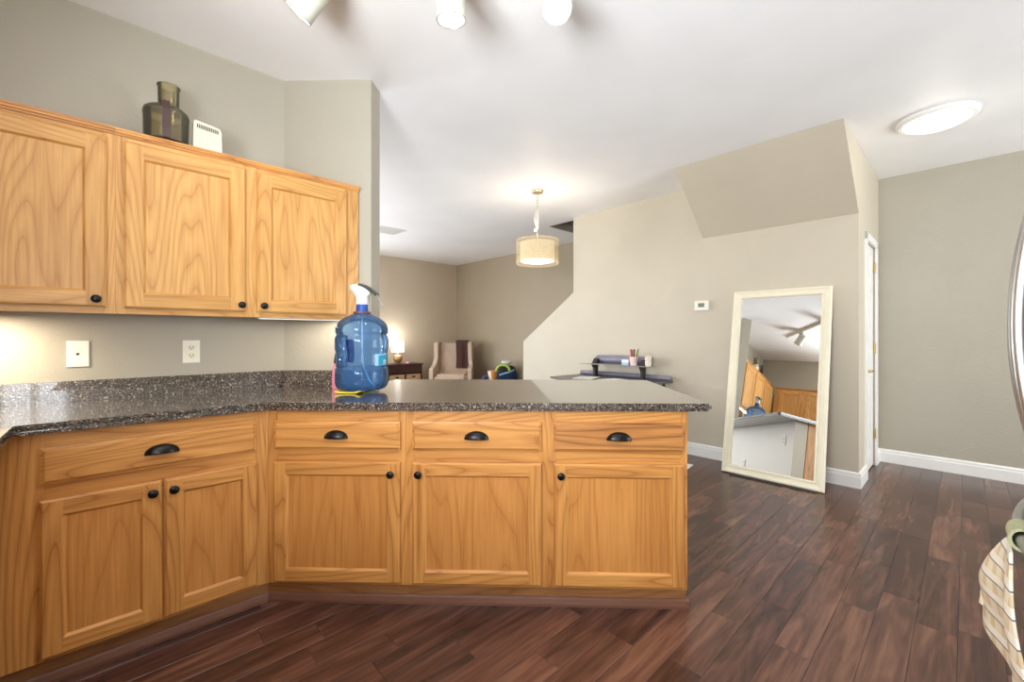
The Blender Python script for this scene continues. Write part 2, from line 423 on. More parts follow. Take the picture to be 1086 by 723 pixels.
# baseboards: stepped profile, 125 mm tall
def base_prof(d=0.016, h=0.125):
    return [(0, 0), (d, 0), (d, h * 0.72), (d * 0.75, h * 0.76), (d * 0.75, h * 0.9), (d * 0.35, h * 0.97), (0, h)]
def baseboard(name, along, face, sign, a0, a1):
    bm = BM(); P = [(face + sign * x, z) for x, z in base_prof()]
    if along == 'v': prism(bm, P, 'y', a0, a1)
    else: prism(bm, P, 'x', a0, a1)
    struct(name, bm, 'trim')
baseboard('baseboard_right', 'v', 5.47, -1, -3.28, 0.59)
baseboard('baseboard_centre', 'v', 4.36, -1, 0.574, 4.391)
baseboard('baseboard_closet', 'u', 0.59, -1, 4.36, 4.645)
baseboard('baseboard_corner', 'u', 0.59, -1, 5.305, 5.47)
baseboard('baseboard_back', 'u', 7.6, -1, 0.42, 5.5)
baseboard('baseboard_stair', 'v', 5.5, -1, 4.4, 7.58)

# closet door: casing, six panels, lever, hinges
def casing(name):
    bm = BM()
    for a0, a1, q0, q1 in ((4.645, 4.705, 0, 2.1), (5.245, 5.305, 0, 2.1), (4.645, 5.305, 2.04, 2.1)):
        box(bm, a0, a1, 0.574, 0.5898, q0, q1)
    return struct(name, bm, 'trim', bevel=0.004)
casing('trim_2')
def closet_door():
    bm = BM(); a0, a1, y0, y1 = 4.708, 5.242, 0.604, 0.638
    box(bm, a0, a1, y0, y1, 0.012, 2.035)
    w = (a1 - a0 - 0.24) / 2
    for i in range(2):
        x0 = a0 + 0.08 + i * (w + 0.08)
        for q0, q1 in ((1.63, 1.93), (0.98, 1.56), (0.2, 0.86)):
            for x, X, z, Z, yy in ((x0, x0 + w, q0, q1, 0.598), (x0 + 0.03, x0 + w - 0.03, q0 + 0.03, q1 - 0.03, 0.594)):
                box(bm, x, X, yy, y0 + 0.001, z, Z)
    d = struct('door_1', bm, 'trim', bevel=0.003)
    bm = BM()
    vv = lathe(bm, [(0, 0), (0.027, 0), (0.027, 0.006), (0.012, 0.01), (0.011, 0.04), (0, 0.045)], 20)
    xform(vv, Matrix.Translation((4.775, 0.598, 0.913)) @ Matrix.Rotation(PI / 2, 4, 'X'))
    tube(bm, [(4.775, 0.56, 0.913), (4.80, 0.556, 0.914), (4.86, 0.558, 0.908), (4.88, 0.562, 0.905)], [0.009, 0.009, 0.007, 0.006], 10)
    build('door_handle', bm, 'brass', d, smooth=True, label='brass lever handle')
    for z in (1.86, 1.1, 0.3):
        bm = BM(); tube(bm, [(5.244, 0.590, z - 0.045), (5.244, 0.590, z + 0.045)], 0.005, 8)
        box(bm, 5.238, 5.250, 0.588, 0.597, z - 0.044, z + 0.044)
        build('hinge', bm, 'brass', d)
closet_door()

# ---------------------------------------------------------------- cabinets (local x along the face, y into the cabinet, z up)
def shaker(bm, x0, x1, z0, z1, y, t=0.019, fr=0.056, mi=(0, 1, 2)):
    """frame-and-panel door whose back lies on y; stiles grain upright (0), rails level (1), panel (2)"""
    ch = 0.007
    def R(i, yy): return [(x0 + i, yy, z0 + i), (x1 - i, yy, z0 + i), (x1 - i, yy, z1 - i), (x0 + i, yy, z1 - i)]
    yf = y - t
    rings = [R(0, y), R(0, yf + 0.006), R(0.004, yf + 0.0035), R(ch, yf)]
    V = [[bm.verts.new(p) for p in r] for r in rings]
    for a, b in zip(V, V[1:]):
        for k in range(4):
            f = bm.faces.new((a[k], a[(k + 1) % 4], b[(k + 1) % 4], b[k])); f.material_index = mi[1] if k in (0, 2) else mi[0]
    bm.faces.new(V[0][::-1]).material_index = mi[0]
    def quad(xa, xb, za, zb, m):
        bm.faces.new([bm.verts.new(p) for p in ((xa, yf, za), (xb, yf, za), (xb, yf, zb), (xa, yf, zb))]).material_index = m
    quad(x0 + ch, x0 + fr, z0 + ch, z1 - ch, mi[0]); quad(x1 - fr, x1 - ch, z0 + ch, z1 - ch, mi[0])
    quad(x0 + fr, x1 - fr, z0 + ch, z0 + fr, mi[1]); quad(x0 + fr, x1 - fr, z1 - fr, z1 - ch, mi[1])
    I = [R(fr, yf), R(fr + 0.003, yf + 0.002), R(fr + 0.009, yf + 0.010)]
    V = [[bm.verts.new(p) for p in r] for r in I]
    for a, b in zip(V, V[1:]):
        for k in range(4):
            f = bm.faces.new((a[k], a[(k + 1) % 4], b[(k + 1) % 4], b[k])); f.material_index = mi[1] if k in (0, 2) else mi[0]
    bm.faces.new(V[2]).material_index = mi[2]
def slab(bm, x0, x1, z0, z1, y, t=0.019):
    def R(i, yy): return [(x0 + i, yy, z0 + i), (x1 - i, yy, z0 + i), (x1 - i, yy, z1 - i), (x0 + i, yy, z1 - i)]
    rings = [R(0, y), R(0, y - 0.011), R(0.006, y - 0.0125), R(0.011, y - t + 0.001), R(0.013, y - t)]
    V = [[bm.verts.new(p) for p in r] for r in rings]
    bm.faces.new(V[0][::-1]); bm.faces.new(V[-1])
    for a, b in zip(V, V[1:]):
        for k in range(4): bm.faces.new((a[k], a[(k + 1) % 4], b[(k + 1) % 4], b[k]))
def knob(parent, x, y, z):
    bm = BM()
    vv = lathe(bm, [(0, 0), (0.009, 0), (0.007, 0.008), (0.009, 0.013), (0.0165, 0.017), (0.0165, 0.021), (0.011, 0.0255), (0, 0.027)], 20)
    xform(vv, Matrix.Translation((x, y, z)) @ Matrix.Rotation(PI / 2, 4, 'X'))
    return build('knob', bm, 'black', parent, smooth=True)
def cup_pull(parent, x, y, z):
    bm = BM(); a, b, c = 0.053, 0.027, 0.033; nu, nv = 18, 8
    g = []
    for i in range(nu + 1):
        th = PI * i / nu; row = []
        for j in range(nv + 1):
            ph = PI / 2 * j / nv        # 0 front lip .. top against the drawer
            row.append(bm.verts.new((x + a * math.cos(th), y - b * math.sin(th) * math.cos(ph) ** 0.9, z - 0.014 + c * math.sin(th) * math.sin(ph) + 0.002 * math.sin(th))))
        g.append(row)
    fs = []
    for i in range(nu):
        for j in range(nv):
            try: fs.append(bm.faces.new((g[i][j], g[i + 1][j], g[i + 1][j + 1], g[i][j + 1])))
            except ValueError: pass
    bmesh.ops.remove_doubles(bm, verts=bm.verts, dist=1e-5)
    bmesh.ops.solidify(bm, geom=list(bm.faces), thickness=0.0025)
    return build('cup_pull', bm, 'black', parent, smooth=True)
TOE = 0.085
def base_carcass(root, w, depth, stiles, toe=(0.0, 0.0), cols=('oakb_v', 'oakb_h')):
    """face frame of stiles and rails, sides, back and bottom; stiles: list of (x0, x1)"""
    bm = BM(); T = CT - 0.036
    for k, (x0, x1) in enumerate(stiles): box(bm, x0, x1, 0, 0.019, TOE, 0.61 if x1 - x0 < 0.03 else T, 0)
    wide = [t for t in stiles if t[1] - t[0] >= 0.03]
    for (a, b) in zip(wide, wide[1:]):
        for q0, q1 in ((T - 0.062, T), (0.60, 0.71), (TOE, TOE + 0.03)):
            box(bm, a[1], b[0], 0.0004, 0.019, q0, q1, 1)
    box(bm, 0.001, 0.016, 0.019, depth, TOE, T, 0); box(bm, w - 0.016, w - 0.001, 0.019, depth, TOE, T, 0)
    box(bm, 0.016, w - 0.016, depth - 0.006, depth, TOE, T, 0); box(bm, 0.016, w - 0.016, 0.019, depth - 0.006, TOE, TOE + 0.015, 0)
    c = build('carcass', bm, cols, root)
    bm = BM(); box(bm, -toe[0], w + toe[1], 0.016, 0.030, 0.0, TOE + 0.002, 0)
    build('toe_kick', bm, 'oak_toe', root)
def front_door(root, x0, x1, z0, z1, kx, kz, set_=('oakb_v', 'oakb_h', 'oakb_panel')):
    bm = BM(); shaker(bm, x0, x1, z0, z1, -0.001)
    d = build('door', bm, set_, root)
    knob(d, kx, -0.019, kz)
    return d
def front_drawer(root, x0, x1, z0, z1, mat='oakb_h'):
    bm = BM(); slab(bm, x0, x1, z0, z1, -0.001)
    d = build('drawer', bm, mat, root)
    cup_pull(d, (x0 + x1) / 2, -0.019, (z0 + z1) / 2 + 0.003)

PF = 1.932                                       # peninsula face
DZ0, DZ1, RZ0, RZ1 = 0.099, 0.647, 0.702, 0.830
XB = [-1.178, -0.536, 0.102, 0.724]
DX = [(-1.144, -0.564), (-0.508, 0.074), (0.129, 0.706)]
KN = [-0.603, -0.478, 0.160]
PL = ['honey oak base cabinet of the peninsula standing next to the inner countertop corner',
      'honey oak base cabinet in the middle of the three peninsula fronts',
      'honey oak base cabinet at the free end of the peninsula, darker drawer grain']
M['oak_rustic'] = oak('oak_dark_streaks', 'x', srgb(128, 78, 40), srgb(194, 136, 76), 8.0)
for i in range(3):
    x0, x1 = XB[i], XB[i + 1]; w = x1 - x0
    r = empty('base_cabinet', (x0, PF, 0), 0, PL[i], 'cabinet', 'base cabinets of the peninsula')
    a, b = DX[i][0] - x0, DX[i][1] - x0
    base_carcass(r, w, 0.58, [(0.0, a + 0.012), (b - 0.012, w)], toe=(0.008 if i == 0 else 0.0, 0.0))
    front_door(r, a, b, DZ0, DZ1, KN[i] - x0, 0.597)
    front_drawer(r, a + 0.0, b, RZ0, RZ1, 'oak_rustic' if i == 2 else 'oakb_h')
# left run under the outlets (face v = 2.2, u from -0.27 to 0.55); local x runs along +u, local y along +v
LF = 2.2
r = empty('base_cabinet', uv(-0.27, LF), HOUSE, 'wide two-door oak base cabinet with one long drawer under the wall outlets', 'cabinet')
ox = -0.27
base_carcass(r, 0.8015, 0.58, [(0.0, 0.105), (0.421, 0.441), (0.745, 0.8015)], toe=(0.0, 0.007))
front_door(r, -0.174 - ox, 0.153 - ox, DZ0, DZ1, 0.125 - ox, 0.605)
front_door(r, 0.162 - ox, 0.486 - ox, DZ0, DZ1, 0.19 - ox, 0.605)
front_drawer(r, -0.174 - ox, 0.482 - ox, RZ0, RZ1)
# sink run on the kitchen wall (face u = -0.27, facing +u)
r = empty('base_cabinet', uv(-0.27, -0.30), HOUSE + PI / 2, 'long oak base cabinet under the worktop along the kitchen window wall', 'cabinet')
base_carcass(r, 2.48, 0.58, [(0, 0.05), (0.60, 0.65), (1.2, 1.25), (1.8, 2.48)])
for a in (0.035, 0.635, 1.235):
    front_door(r, a, a + 0.58, DZ0, DZ1, a + 0.03, 0.6); front_drawer(r, a, a + 0.58, RZ0, RZ1)
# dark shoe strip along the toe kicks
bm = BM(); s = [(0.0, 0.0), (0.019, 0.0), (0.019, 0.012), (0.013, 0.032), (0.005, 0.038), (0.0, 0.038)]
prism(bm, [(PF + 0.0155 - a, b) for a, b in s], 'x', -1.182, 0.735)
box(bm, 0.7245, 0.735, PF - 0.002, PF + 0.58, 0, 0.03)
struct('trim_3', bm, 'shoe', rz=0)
bm = BM(); prism(bm, [(LF + 0.0155 - a, b) for a, b in s], 'x', -0.25, 0.540)
struct('trim_4', bm, 'shoe')
# corner post where the two runs meet
bm = BM(); xc = PF - LF / S2
prism(bm, [(xc - 0.014, PF + 0.016), (xc - 0.006, PF - 0.0075), (xc + 0.002, PF - 0.0035), (xc + 0.002, PF + 0.016)], 'z', TOE, CT - 0.036)
struct('trim_5', bm, 'oakb_v', rz=0)

# worktop: one continuous laminate top with backsplash
def w2(u, v): p = uv(u, v); return (p.x, p.y)
ctop = empty('countertop', (0, 0, 0), 0, 'dark speckled laminate countertop wrapping the corner and running out over the peninsula', 'countertop')
CFY, CFV, CFU = PF - 0.032, LF - 0.032, -0.24
xi = CFY - CFV / S2
bm = BM()
poly = [w2(-0.868, 2.798), w2(0.762, 2.798), (-1.4485, 2.518), (-0.900, 2.518), (-0.900, 2.93), (0.805, 2.93), (0.828, 2.905), (0.826, CFY + 0.02), (0.806, CFY), (xi, CFY), w2(CFU, CFV), w2(CFU, -0.3), w2(-0.868, -0.3)]
prism(bm, poly, 'z', CT - 0.035, CT)
bmesh.ops.bevel(bm, geom=[e for e in bm.edges if abs(e.verts[0].co.z - e.verts[1].co.z) < 1e-6], offset=0.010, segments=4, affect='EDGES')
bmesh.ops.triangulate(bm, faces=[f for f in bm.faces if len(f.verts) > 4])
build('worktop', bm, 'counter', ctop)
bm = BM()
pa = [w2(-0.866, 2.799), w2(0.7633, 2.799), (-1.4488, 2.519), (-0.922, 2.519), (-0.922, 2.499)]
q = 2.499; vq = 2.779
pin = (q - vq / S2, q)       # inside corner of the two backsplash fronts
pa = [w2(-0.866, 2.799), (-1.4490, 2.519), (-0.9185, 2.519), (-0.9185, q), pin, w2(-0.866, vq)]
prism(bm, pa, 'z', CT + 0.0005, CT + 0.094)
build('backsplash', bm, 'counter', ctop, bevel=0.004)

# wall cabinets: bottom 1.31, top 2.07 + crown
WB, WT = 1.312, 2.07
def wall_unit(loc, rz, w, depth, plan, doors, label, group, crown_ext=(0, 0)):
    r = empty('wall_cabinet', loc, rz, label, 'cabinet', group)
    bm = BM()
    xs = [0.0] + [c for d in doors for c in (d[0] + 0.012, d[1] - 0.012)] + [w]
    for k in range(0, len(xs), 2): box(bm, xs[k], xs[k + 1], 0, 0.019, 0, WT - WB, 0)
    for k in range(1, len(xs) - 1, 2):
        box(bm, xs[k], xs[k + 1], 0.0004, 0.019, 0, 0.035, 1); box(bm, xs[k], xs[k + 1], 0.0004, 0.019, WT - WB - 0.035, WT - WB, 1)
    prism(bm, plan, 'z', 0.012, 0.028, 1); prism(bm, plan, 'z', WT - WB - 0.02, WT - WB - 0.004, 1)
    box(bm, 0.001, 0.016, 0.019, plan[-1][1], 0.028, WT - WB - 0.02, 0)
    A, B = plan[1], plan[2]       # the far end panel follows the plan
    prism(bm, [A, B, (B[0] - 0.016, B[1]), (A[0] - 0.016, A[1])], 'z', 0.028, WT - WB - 0.02, 0)
    build('carcass', bm, ['oak_v', 'oak_h'], r)
    for x0, x1, kx in doors:
        bm = BM(); shaker(bm, x0, x1, 0.026, WT - WB - 0.022, -0.001, fr=0.062)
        d = build('door', bm, ['oak_v', 'oak_h', 'oak_panel'], r)
        knob(d, kx, -0.019, 0.026 + 0.032)
    bm = BM()
    prism(bm, [(0.02, WT - WB), (-0.006, WT - WB), (-0.008, WT - WB + 0.006), (-0.014, WT - WB + 0.008), (-0.016, WT - WB + 0.016), (-0.019, WT - WB + 0.018), (-0.019, WT - WB + 0.026), (0.02, WT - WB + 0.026)], 'x', crown_ext[0], w + crown_ext[1])
    build('crown_moulding', bm, 'oakb_h', r)
    return r
UF = 2.47
GU = 'oak wall cabinets around the kitchen corner'
# unit with two doors next to the short wall; its far end is cut to the short wall
wall_unit(uv(0.0205, UF, WB), HOUSE, 1.0555, 0.33, [(0, 0.019), (1.045, 0.019), (0.735, 0.325), (0, 0.325)],
          [(0.026, 0.474, 0.455), (0.526, 0.982, 0.552)], 'two-door oak wall cabinet ending at the short wall, plastic food processor bowl on top', GU)
wall_unit(uv(-0.51, UF, WB), HOUSE, 0.530, 0.33, [(0, 0.019), (0.530, 0.019), (0.530, 0.325), (0, 0.325)],
          [(0.045, 0.503, 0.472)], 'single-door oak wall cabinet over the blank phone wall plate', GU)
# other wall: face u = -0.54 looking along +u
wall_unit(uv(-0.54, 1.10, WB), HOUSE + PI / 2, 1.34, 0.33, [(0, 0.019), (1.34, 0.019), (1.34, 0.325), (0, 0.325)],
          [(0.06, 0.43, 0.40), (0.48, 0.85, 0.51), (0.90, 1.27, 1.24)], 'oak wall cabinet on the kitchen window wall, seen only in the mirror', GU)
# ---------------------------------------------------------------- wall plates and thermostat
def wall_plate(u, v, z, rz, label, kind, face_sign=-1, name='wall_outlet'):
    r = empty(name, uv(u, v, z) if rz is not None else (u, v, z), rz or 0, label, 'outlet' if kind == 'duplex' else 'wall plate')
    bm = BM(); box(bm, -0.0365, 0.0365, -0.0065, -0.0005, -0.059, 0.059)
    build('plate', bm, 'white_plastic', r, bevel=0.0025)
    if kind == 'duplex':
        for dz in (-0.0205, 0.0205):
            bm = BM(); vv = lathe(bm, [(0, 0), (0.0165, 0), (0.0165, 0.0025), (0.0155, 0.003), (0, 0.003)], 20)
            xform(vv, Matrix.Translation((0, -0.0062, dz)) @ Matrix.Rotation(PI / 2, 4, 'X') @ Matrix.Diagonal((1, 0.85, 1, 1)))
            s_ = build('socket', bm, 'outlet_face', r)
            bm = BM()
            box(bm, -0.0078, -0.0052, -0.0098, -0.0088, dz - 0.001, dz + 0.007); box(bm, 0.0052, 0.0078, -0.0098, -0.0088, dz - 0.001, dz + 0.007)
            box(bm, -0.0025, 0.0025, -0.0098, -0.0088, dz - 0.010, dz - 0.0055)
            build('slot', bm, 'slot', s_)
    elif kind == 'phone':
        bm = BM(); box(bm, -0.0055, 0.0055, -0.0078, -0.006, -0.004, 0.0035); box(bm, -0.003, 0.003, -0.0078, -0.006, -0.007, -0.004)
        build('jack', bm, 'slot', r)
    return r
M['outlet_face'] = plain('ivory_plastic', srgb(232, 224, 196), 0.4)
M['slot'] = plain('dark_slot', srgb(52, 44, 36), 0.7)
wall_plate(-0.104, 2.8, 1.136, HOUSE, 'square white phone jack plate on the kitchen wall above the backsplash', 'phone', name='phone_plate')
wall_plate(0.316, 2.8, 1.136, HOUSE, 'white duplex outlet above the backsplash under the wall cabinets', 'duplex')
def bar_plate(x, z, label):
    r = wall_plate(0, 0, 0, None, label, 'duplex'); r.location = (x, 2.66, z); r.rotation_euler = (0, 0, PI)
bar_plate(0.529, 0.66, 'upper white outlet near the edge of the bar wall, seen in the mirror')
bar_plate(-0.312, 0.36, 'low white outlet at the foot of the bar wall, seen in the mirror')
th = empty('thermostat', uv(4.36, 1.825, 1.522), HOUSE - PI / 2, 'white wall thermostat with small grey screen beside the standing mirror', 'thermostat')
bm = BM(); box(bm, -0.070, 0.070, -0.028, -0.0005, -0.047, 0.047); build('case', bm, 'white_plastic', th, bevel=0.005)
M['lcd'] = plain('grey_green_screen', srgb(128, 134, 118), 0.2)
bm = BM(); box(bm, -0.034, 0.028, -0.0292, -0.027, -0.016, 0.024); build('screen', bm, 'lcd', th, label='grey green screen')
bm = BM()
for dz in (0.022, 0.0, -0.022): box(bm, 0.044, 0.054, -0.0298, -0.027, dz - 0.004, dz + 0.004)
build('button', bm, 'trim', th)

# ---------------------------------------------------------------- lights of the room
def add_light(name, kind, loc, power, color, size=0.03, parent=None, aim=None, angle=1.6, blend=0.6):
    d = bpy.data.lights.new(name, kind); d.energy = power; d.color = color
    if kind == 'POINT': d.shadow_soft_size = size
    if kind == 'SPOT': d.shadow_soft_size = size; d.spot_size = angle; d.spot_blend = blend
    o = bpy.data.objects.new(name, d); COL.objects.link(o); o.location = loc
    if aim is not None: o.rotation_euler = Vector(aim).to_track_quat('-Z', 'Y').to_euler()
    if parent: o.parent = parent
    return o
WARM = (1.0, 0.91, 0.79)
M['metal_champagne'] = plain('champagne_metal', srgb(206, 190, 156), 0.3, 0.7)
M['glow_warm'] = emit('warm_diffuser', (1.0, 0.93, 0.78, 1), 1.15)
M['glow_white'] = emit('white_diffuser', (1.0, 0.97, 0.92, 1), 1.0)
M['glow_lamp'] = emit('lamp_bulb_face', (1.0, 0.99, 0.96, 1), 4.0)
def fabric_shade():
    m, nt, p, out = new_mat('woven_fabric_shade'); L = nt.links
    tc = N(nt, 'ShaderNodeTexCoord'); nz = N(nt, 'ShaderNodeTexVoronoi'); nz.inputs['Scale'].default_value = 44
    L.new(tc.outputs['Object'], nz.inputs['Vector'])
    r = ramp(nt, [(0.0, srgb(196, 182, 158)), (0.45, srgb(240, 232, 218))]); L.new(nz.outputs[0], r.inputs[0])
    L.new(r.outputs[0], p.inputs['Base Color']); p.inputs['Roughness'].default_value = 0.8
    L.new(r.outputs[0], p.inputs['Emission Color']); p.inputs['Emission Strength'].default_value = 0.12
    return m
M['shade_fabric'] = fabric_shade()
M['sheer'] = sheer('sheer_organza', srgb(252, 249, 242), 0.2, 0.5, body=srgb(240, 226, 196))
# pendant drum lamp
pc = uv(3.276, 3.089)
pd = empty('pendant_lamp', (pc.x, pc.y, CEIL), 0, 'drum pendant lamp with sheer outer shade hanging on a chain over the dining area', 'pendant lamp')
bm = BM(); lathe(bm, [(0, -0.032), (0.02, -0.034), (0.058, -0.026), (0.064, -0.012), (0.064, 0.0), (0, 0)], 32); build('canopy', bm, 'metal_champagne', pd, smooth=True)
bm = BM()
for i in range(12):
    zc = -0.05 - i * 0.0335; rot = (i % 2) * PI / 2
    pts = [(0.010 * math.cos(t) * math.cos(rot), 0.010 * math.cos(t) * math.sin(rot), zc + 0.021 * math.sin(t)) for t in [2 * PI * k / 14 for k in range(14)]]
    tube(bm, pts, 0.0026, 6, closed=True)
build('chain', bm, 'metal_champagne', pd, smooth=True)
bm = BM()
for s_ in range(4):
    pts = []
    for k in range(26):
        t = k / 25; sp = math.sin(PI * t)
        pts.append((-0.012 * sp + 0.030 * sp * math.cos(5.5 * t * PI + s_ * 1.6) * 0.8, 0.026 * sp * math.sin(5.5 * t * PI + s_ * 1.6), -0.20 - 0.21 * t))
    tube(bm, pts, 0.0035, 6)
box(bm, -0.034, -0.010, -0.008, 0.008, -0.425, -0.398)
build('gathered_cord', bm, 'white_plastic', pd, smooth=True)
bm = BM(); tube(bm, [(0, 0, -0.44), (0, 0, -0.60)], 0.006, 10); lathe(bm, [(0, -0.445), (0.010, -0.445), (0.010, -0.465), (0, -0.465)], 12)
build('stem', bm, 'metal_champagne', pd)
bm = BM(); lathe(bm, [(0.222, -0.772), (0.222, -0.522), (0.2205, -0.522), (0.2205, -0.772), (0.222, -0.772)], 64); build('outer_shade', bm, 'sheer', pd, smooth=True, label='sheer translucent outer drum')
bm = BM(); lathe(bm, [(0.180, -0.742), (0.180, -0.548), (0.177, -0.548), (0.177, -0.742), (0.180, -0.742)], 64); build('inner_shade', bm, 'shade_fabric', pd, smooth=True, label='woven cream inner drum')
bm = BM(); lathe(bm, [(0, -0.760), (0.12, -0.757), (0.178, -0.744), (0.178, -0.741), (0, -0.741)], 64); build('diffuser', bm, 'glow_warm', pd, smooth=True, label='glowing round diffuser')
bm = BM(); lathe(bm, [(0, -0.776), (0.007, -0.774), (0.013, -0.767), (0.013, -0.759), (0, -0.759)], 16); build('finial', bm, 'metal_champagne', pd, smooth=True)
add_light('pendant_light', 'POINT', (0, 0, -0.64), 7, WARM, 0.08, pd)
add_light('pendant_down_light', 'POINT', (0, 0, -0.90), 3.5, WARM, 0.1, pd)
# flush ceiling dome
dc = uv(4.203, 0.145)
dm = empty('ceiling_light', (dc.x, dc.y, CEIL), 0, 'round flush ceiling light with white glass above the closet passage', 'ceiling light')
bm = BM(); lathe(bm, [(0, 0), (0.205, 0), (0.212, -0.008), (0.212, -0.022), (0.198, -0.034), (0.18, -0.034), (0.18, -0.03), (0, -0.03)], 64); build('base_ring', bm, 'trim', dm, smooth=True)
bm = BM(); lathe(bm, [(0, -0.078), (0.07, -0.074), (0.13, -0.060), (0.172, -0.040), (0.178, -0.0305), (0, -0.0305)], 64); build('glass_shade', bm, 'glow_white', dm, smooth=True)
bm = BM(); lathe(bm, [(0, -0.0), (0.005, -0.002), (0.006, -0.010), (0, -0.012)], 10, c=(-0.165, -0.06, -0.036)); build('clip', bm, 'metal_champagne', dm, smooth=True)
add_light('ceiling_dome_light', 'POINT', (0, 0, -0.13), 2.5, (1.0, 0.93, 0.82), 0.12, dm)
# track with three spotlight heads
tr = empty('track_light', (0, 1.76, CEIL), 0, 'white ceiling track light with three adjustable cylinder spotlights', 'track light')
bm = BM(); box(bm, -1.2, 0.42, -0.017, 0.017, -0.036, -0.0005); build('track', bm, 'trim', tr, bevel=0.003)
M['head_paint'] = plain('ivory_lamp_paint', srgb(206, 204, 190), 0.4)
def spot_head(rim, axis, pivot_x):
    """rim: centre of the open end in world space, axis: direction the light points"""
    a = Vector(axis).normalized(); R_ = Vector(rim) - Vector(tr.location)
    rot = a.to_track_quat('Z', 'Y').to_matrix().to_4x4()
    MX = Matrix.Translation(R_) @ rot
    bm = BM(); vv = lathe(bm, [(0.054, -0.002), (0.0575, 0), (0.0575, -0.16), (0.05, -0.175), (0, -0.178)], 40); vv += lathe(bm, [(0.054, -0.002), (0.052, -0.05)], 40)
    xform(vv, MX)
    h = build('spotlight_head', bm, 'head_paint', tr, smooth=True)
    bm = BM(); vv = lathe(bm, [(0, -0.008), (0.03, -0.009), (0.053, -0.014), (0.053, -0.02), (0, -0.02)], 40); xform(vv, MX); build('lens', bm, 'glow_lamp', h, smooth=True, label='glowing lamp face')
    bm = BM(); vv = tube(bm, [(0.0577 * math.cos(2 * PI * k / 40), 0.0577 * math.sin(2 * PI * k / 40), -0.001) for k in range(40)], 0.0016, 6, closed=True); xform(vv, MX); build('rim', bm, 'steel', h, smooth=True)
    mid = R_ - a * 0.10
    bm = BM(); tube(bm, [(pivot_x, 0, -0.034), (pivot_x, 0, -0.075), tuple(mid + (Vector((pivot_x, 0, -0.09)) - mid) * 0.35), tuple(mid)], 0.009, 10)
    build('swivel_arm', bm, 'head_paint', h, smooth=True)
    add_light('spotlight', 'SPOT', tuple(R_ + a * 0.02), 6, (1.0, 0.93, 0.82), 0.05, tr, a, 1.9, 0.8)
spot_head((-0.935, 1.735, 2.545), (-0.62, 0.05, -0.72), -0.80)
spot_head((-0.299, 1.732, 2.499), (0.02, 0.12, -1.0), -0.31)
spot_head((0.130, 1.725, 2.535), (-0.10, -0.72, -0.60), 0.16)

# slim light bars under the wall cabinets
def light_bar(u0, u1, v, power, label):
    w = (u1 - u0) / 2
    ub = empty('under_cabinet_light', uv((u0 + u1) / 2, v, WB + 0.0115), HOUSE, label, 'cabinet light', 'light bars under the wall cabinets')
    bm = BM(); box(bm, -w, w, -0.016, 0.016, -0.015, 0.0); build('housing', bm, 'trim', ub, bevel=0.003)
    bm = BM(); box(bm, -w + 0.01, w - 0.01, -0.011, 0.011, -0.017, -0.0145); build('diffuser', bm, 'glow_warm', ub)
    d_ = bpy.data.lights.new('cabinet_light_glow', 'AREA'); d_.shape = 'RECTANGLE'; d_.size = 2 * w; d_.size_y = 0.03; d_.energy = power; d_.color = (1.0, 0.85, 0.64)
    o = bpy.data.objects.new('cabinet_light_glow', d_); COL.objects.link(o); o.parent = ub; o.location = (0, 0, -0.019)
light_bar(-0.49, -0.33, 2.60, 7.0, 'slim light bar fixed under the single-door wall cabinet')
light_bar(0.56, 1.00, 2.515, 1.5, 'thin pale light bar fixed under the wall cabinet above the water jug')

# ceiling air register
vt = empty('ceiling_vent', uv(2.93, 5.73, CEIL), HOUSE, 'white louvered air vent in the ceiling of the far room', 'vent')
bm = BM()
for a in ((-0.2, 0.2, -0.17, -0.145), (-0.2, 0.2, 0.145, 0.17), (-0.2, -0.175, -0.145, 0.145), (0.175, 0.2, -0.145, 0.145)): box(bm, a[0], a[1], a[2], a[3], -0.012, -0.0005)
build('frame', bm, 'trim', vt)
bm = BM()
for i in range(9):
    y = -0.13 + i * 0.0325; vv = box(bm, -0.175, 0.175, -0.015, 0.015, -0.0012, 0.0012)
    xform(vv, Matrix.Translation((0, y, -0.010)) @ Matrix.Rotation(-0.55, 4, 'X'))
build('louvers', bm, 'trim', vt)

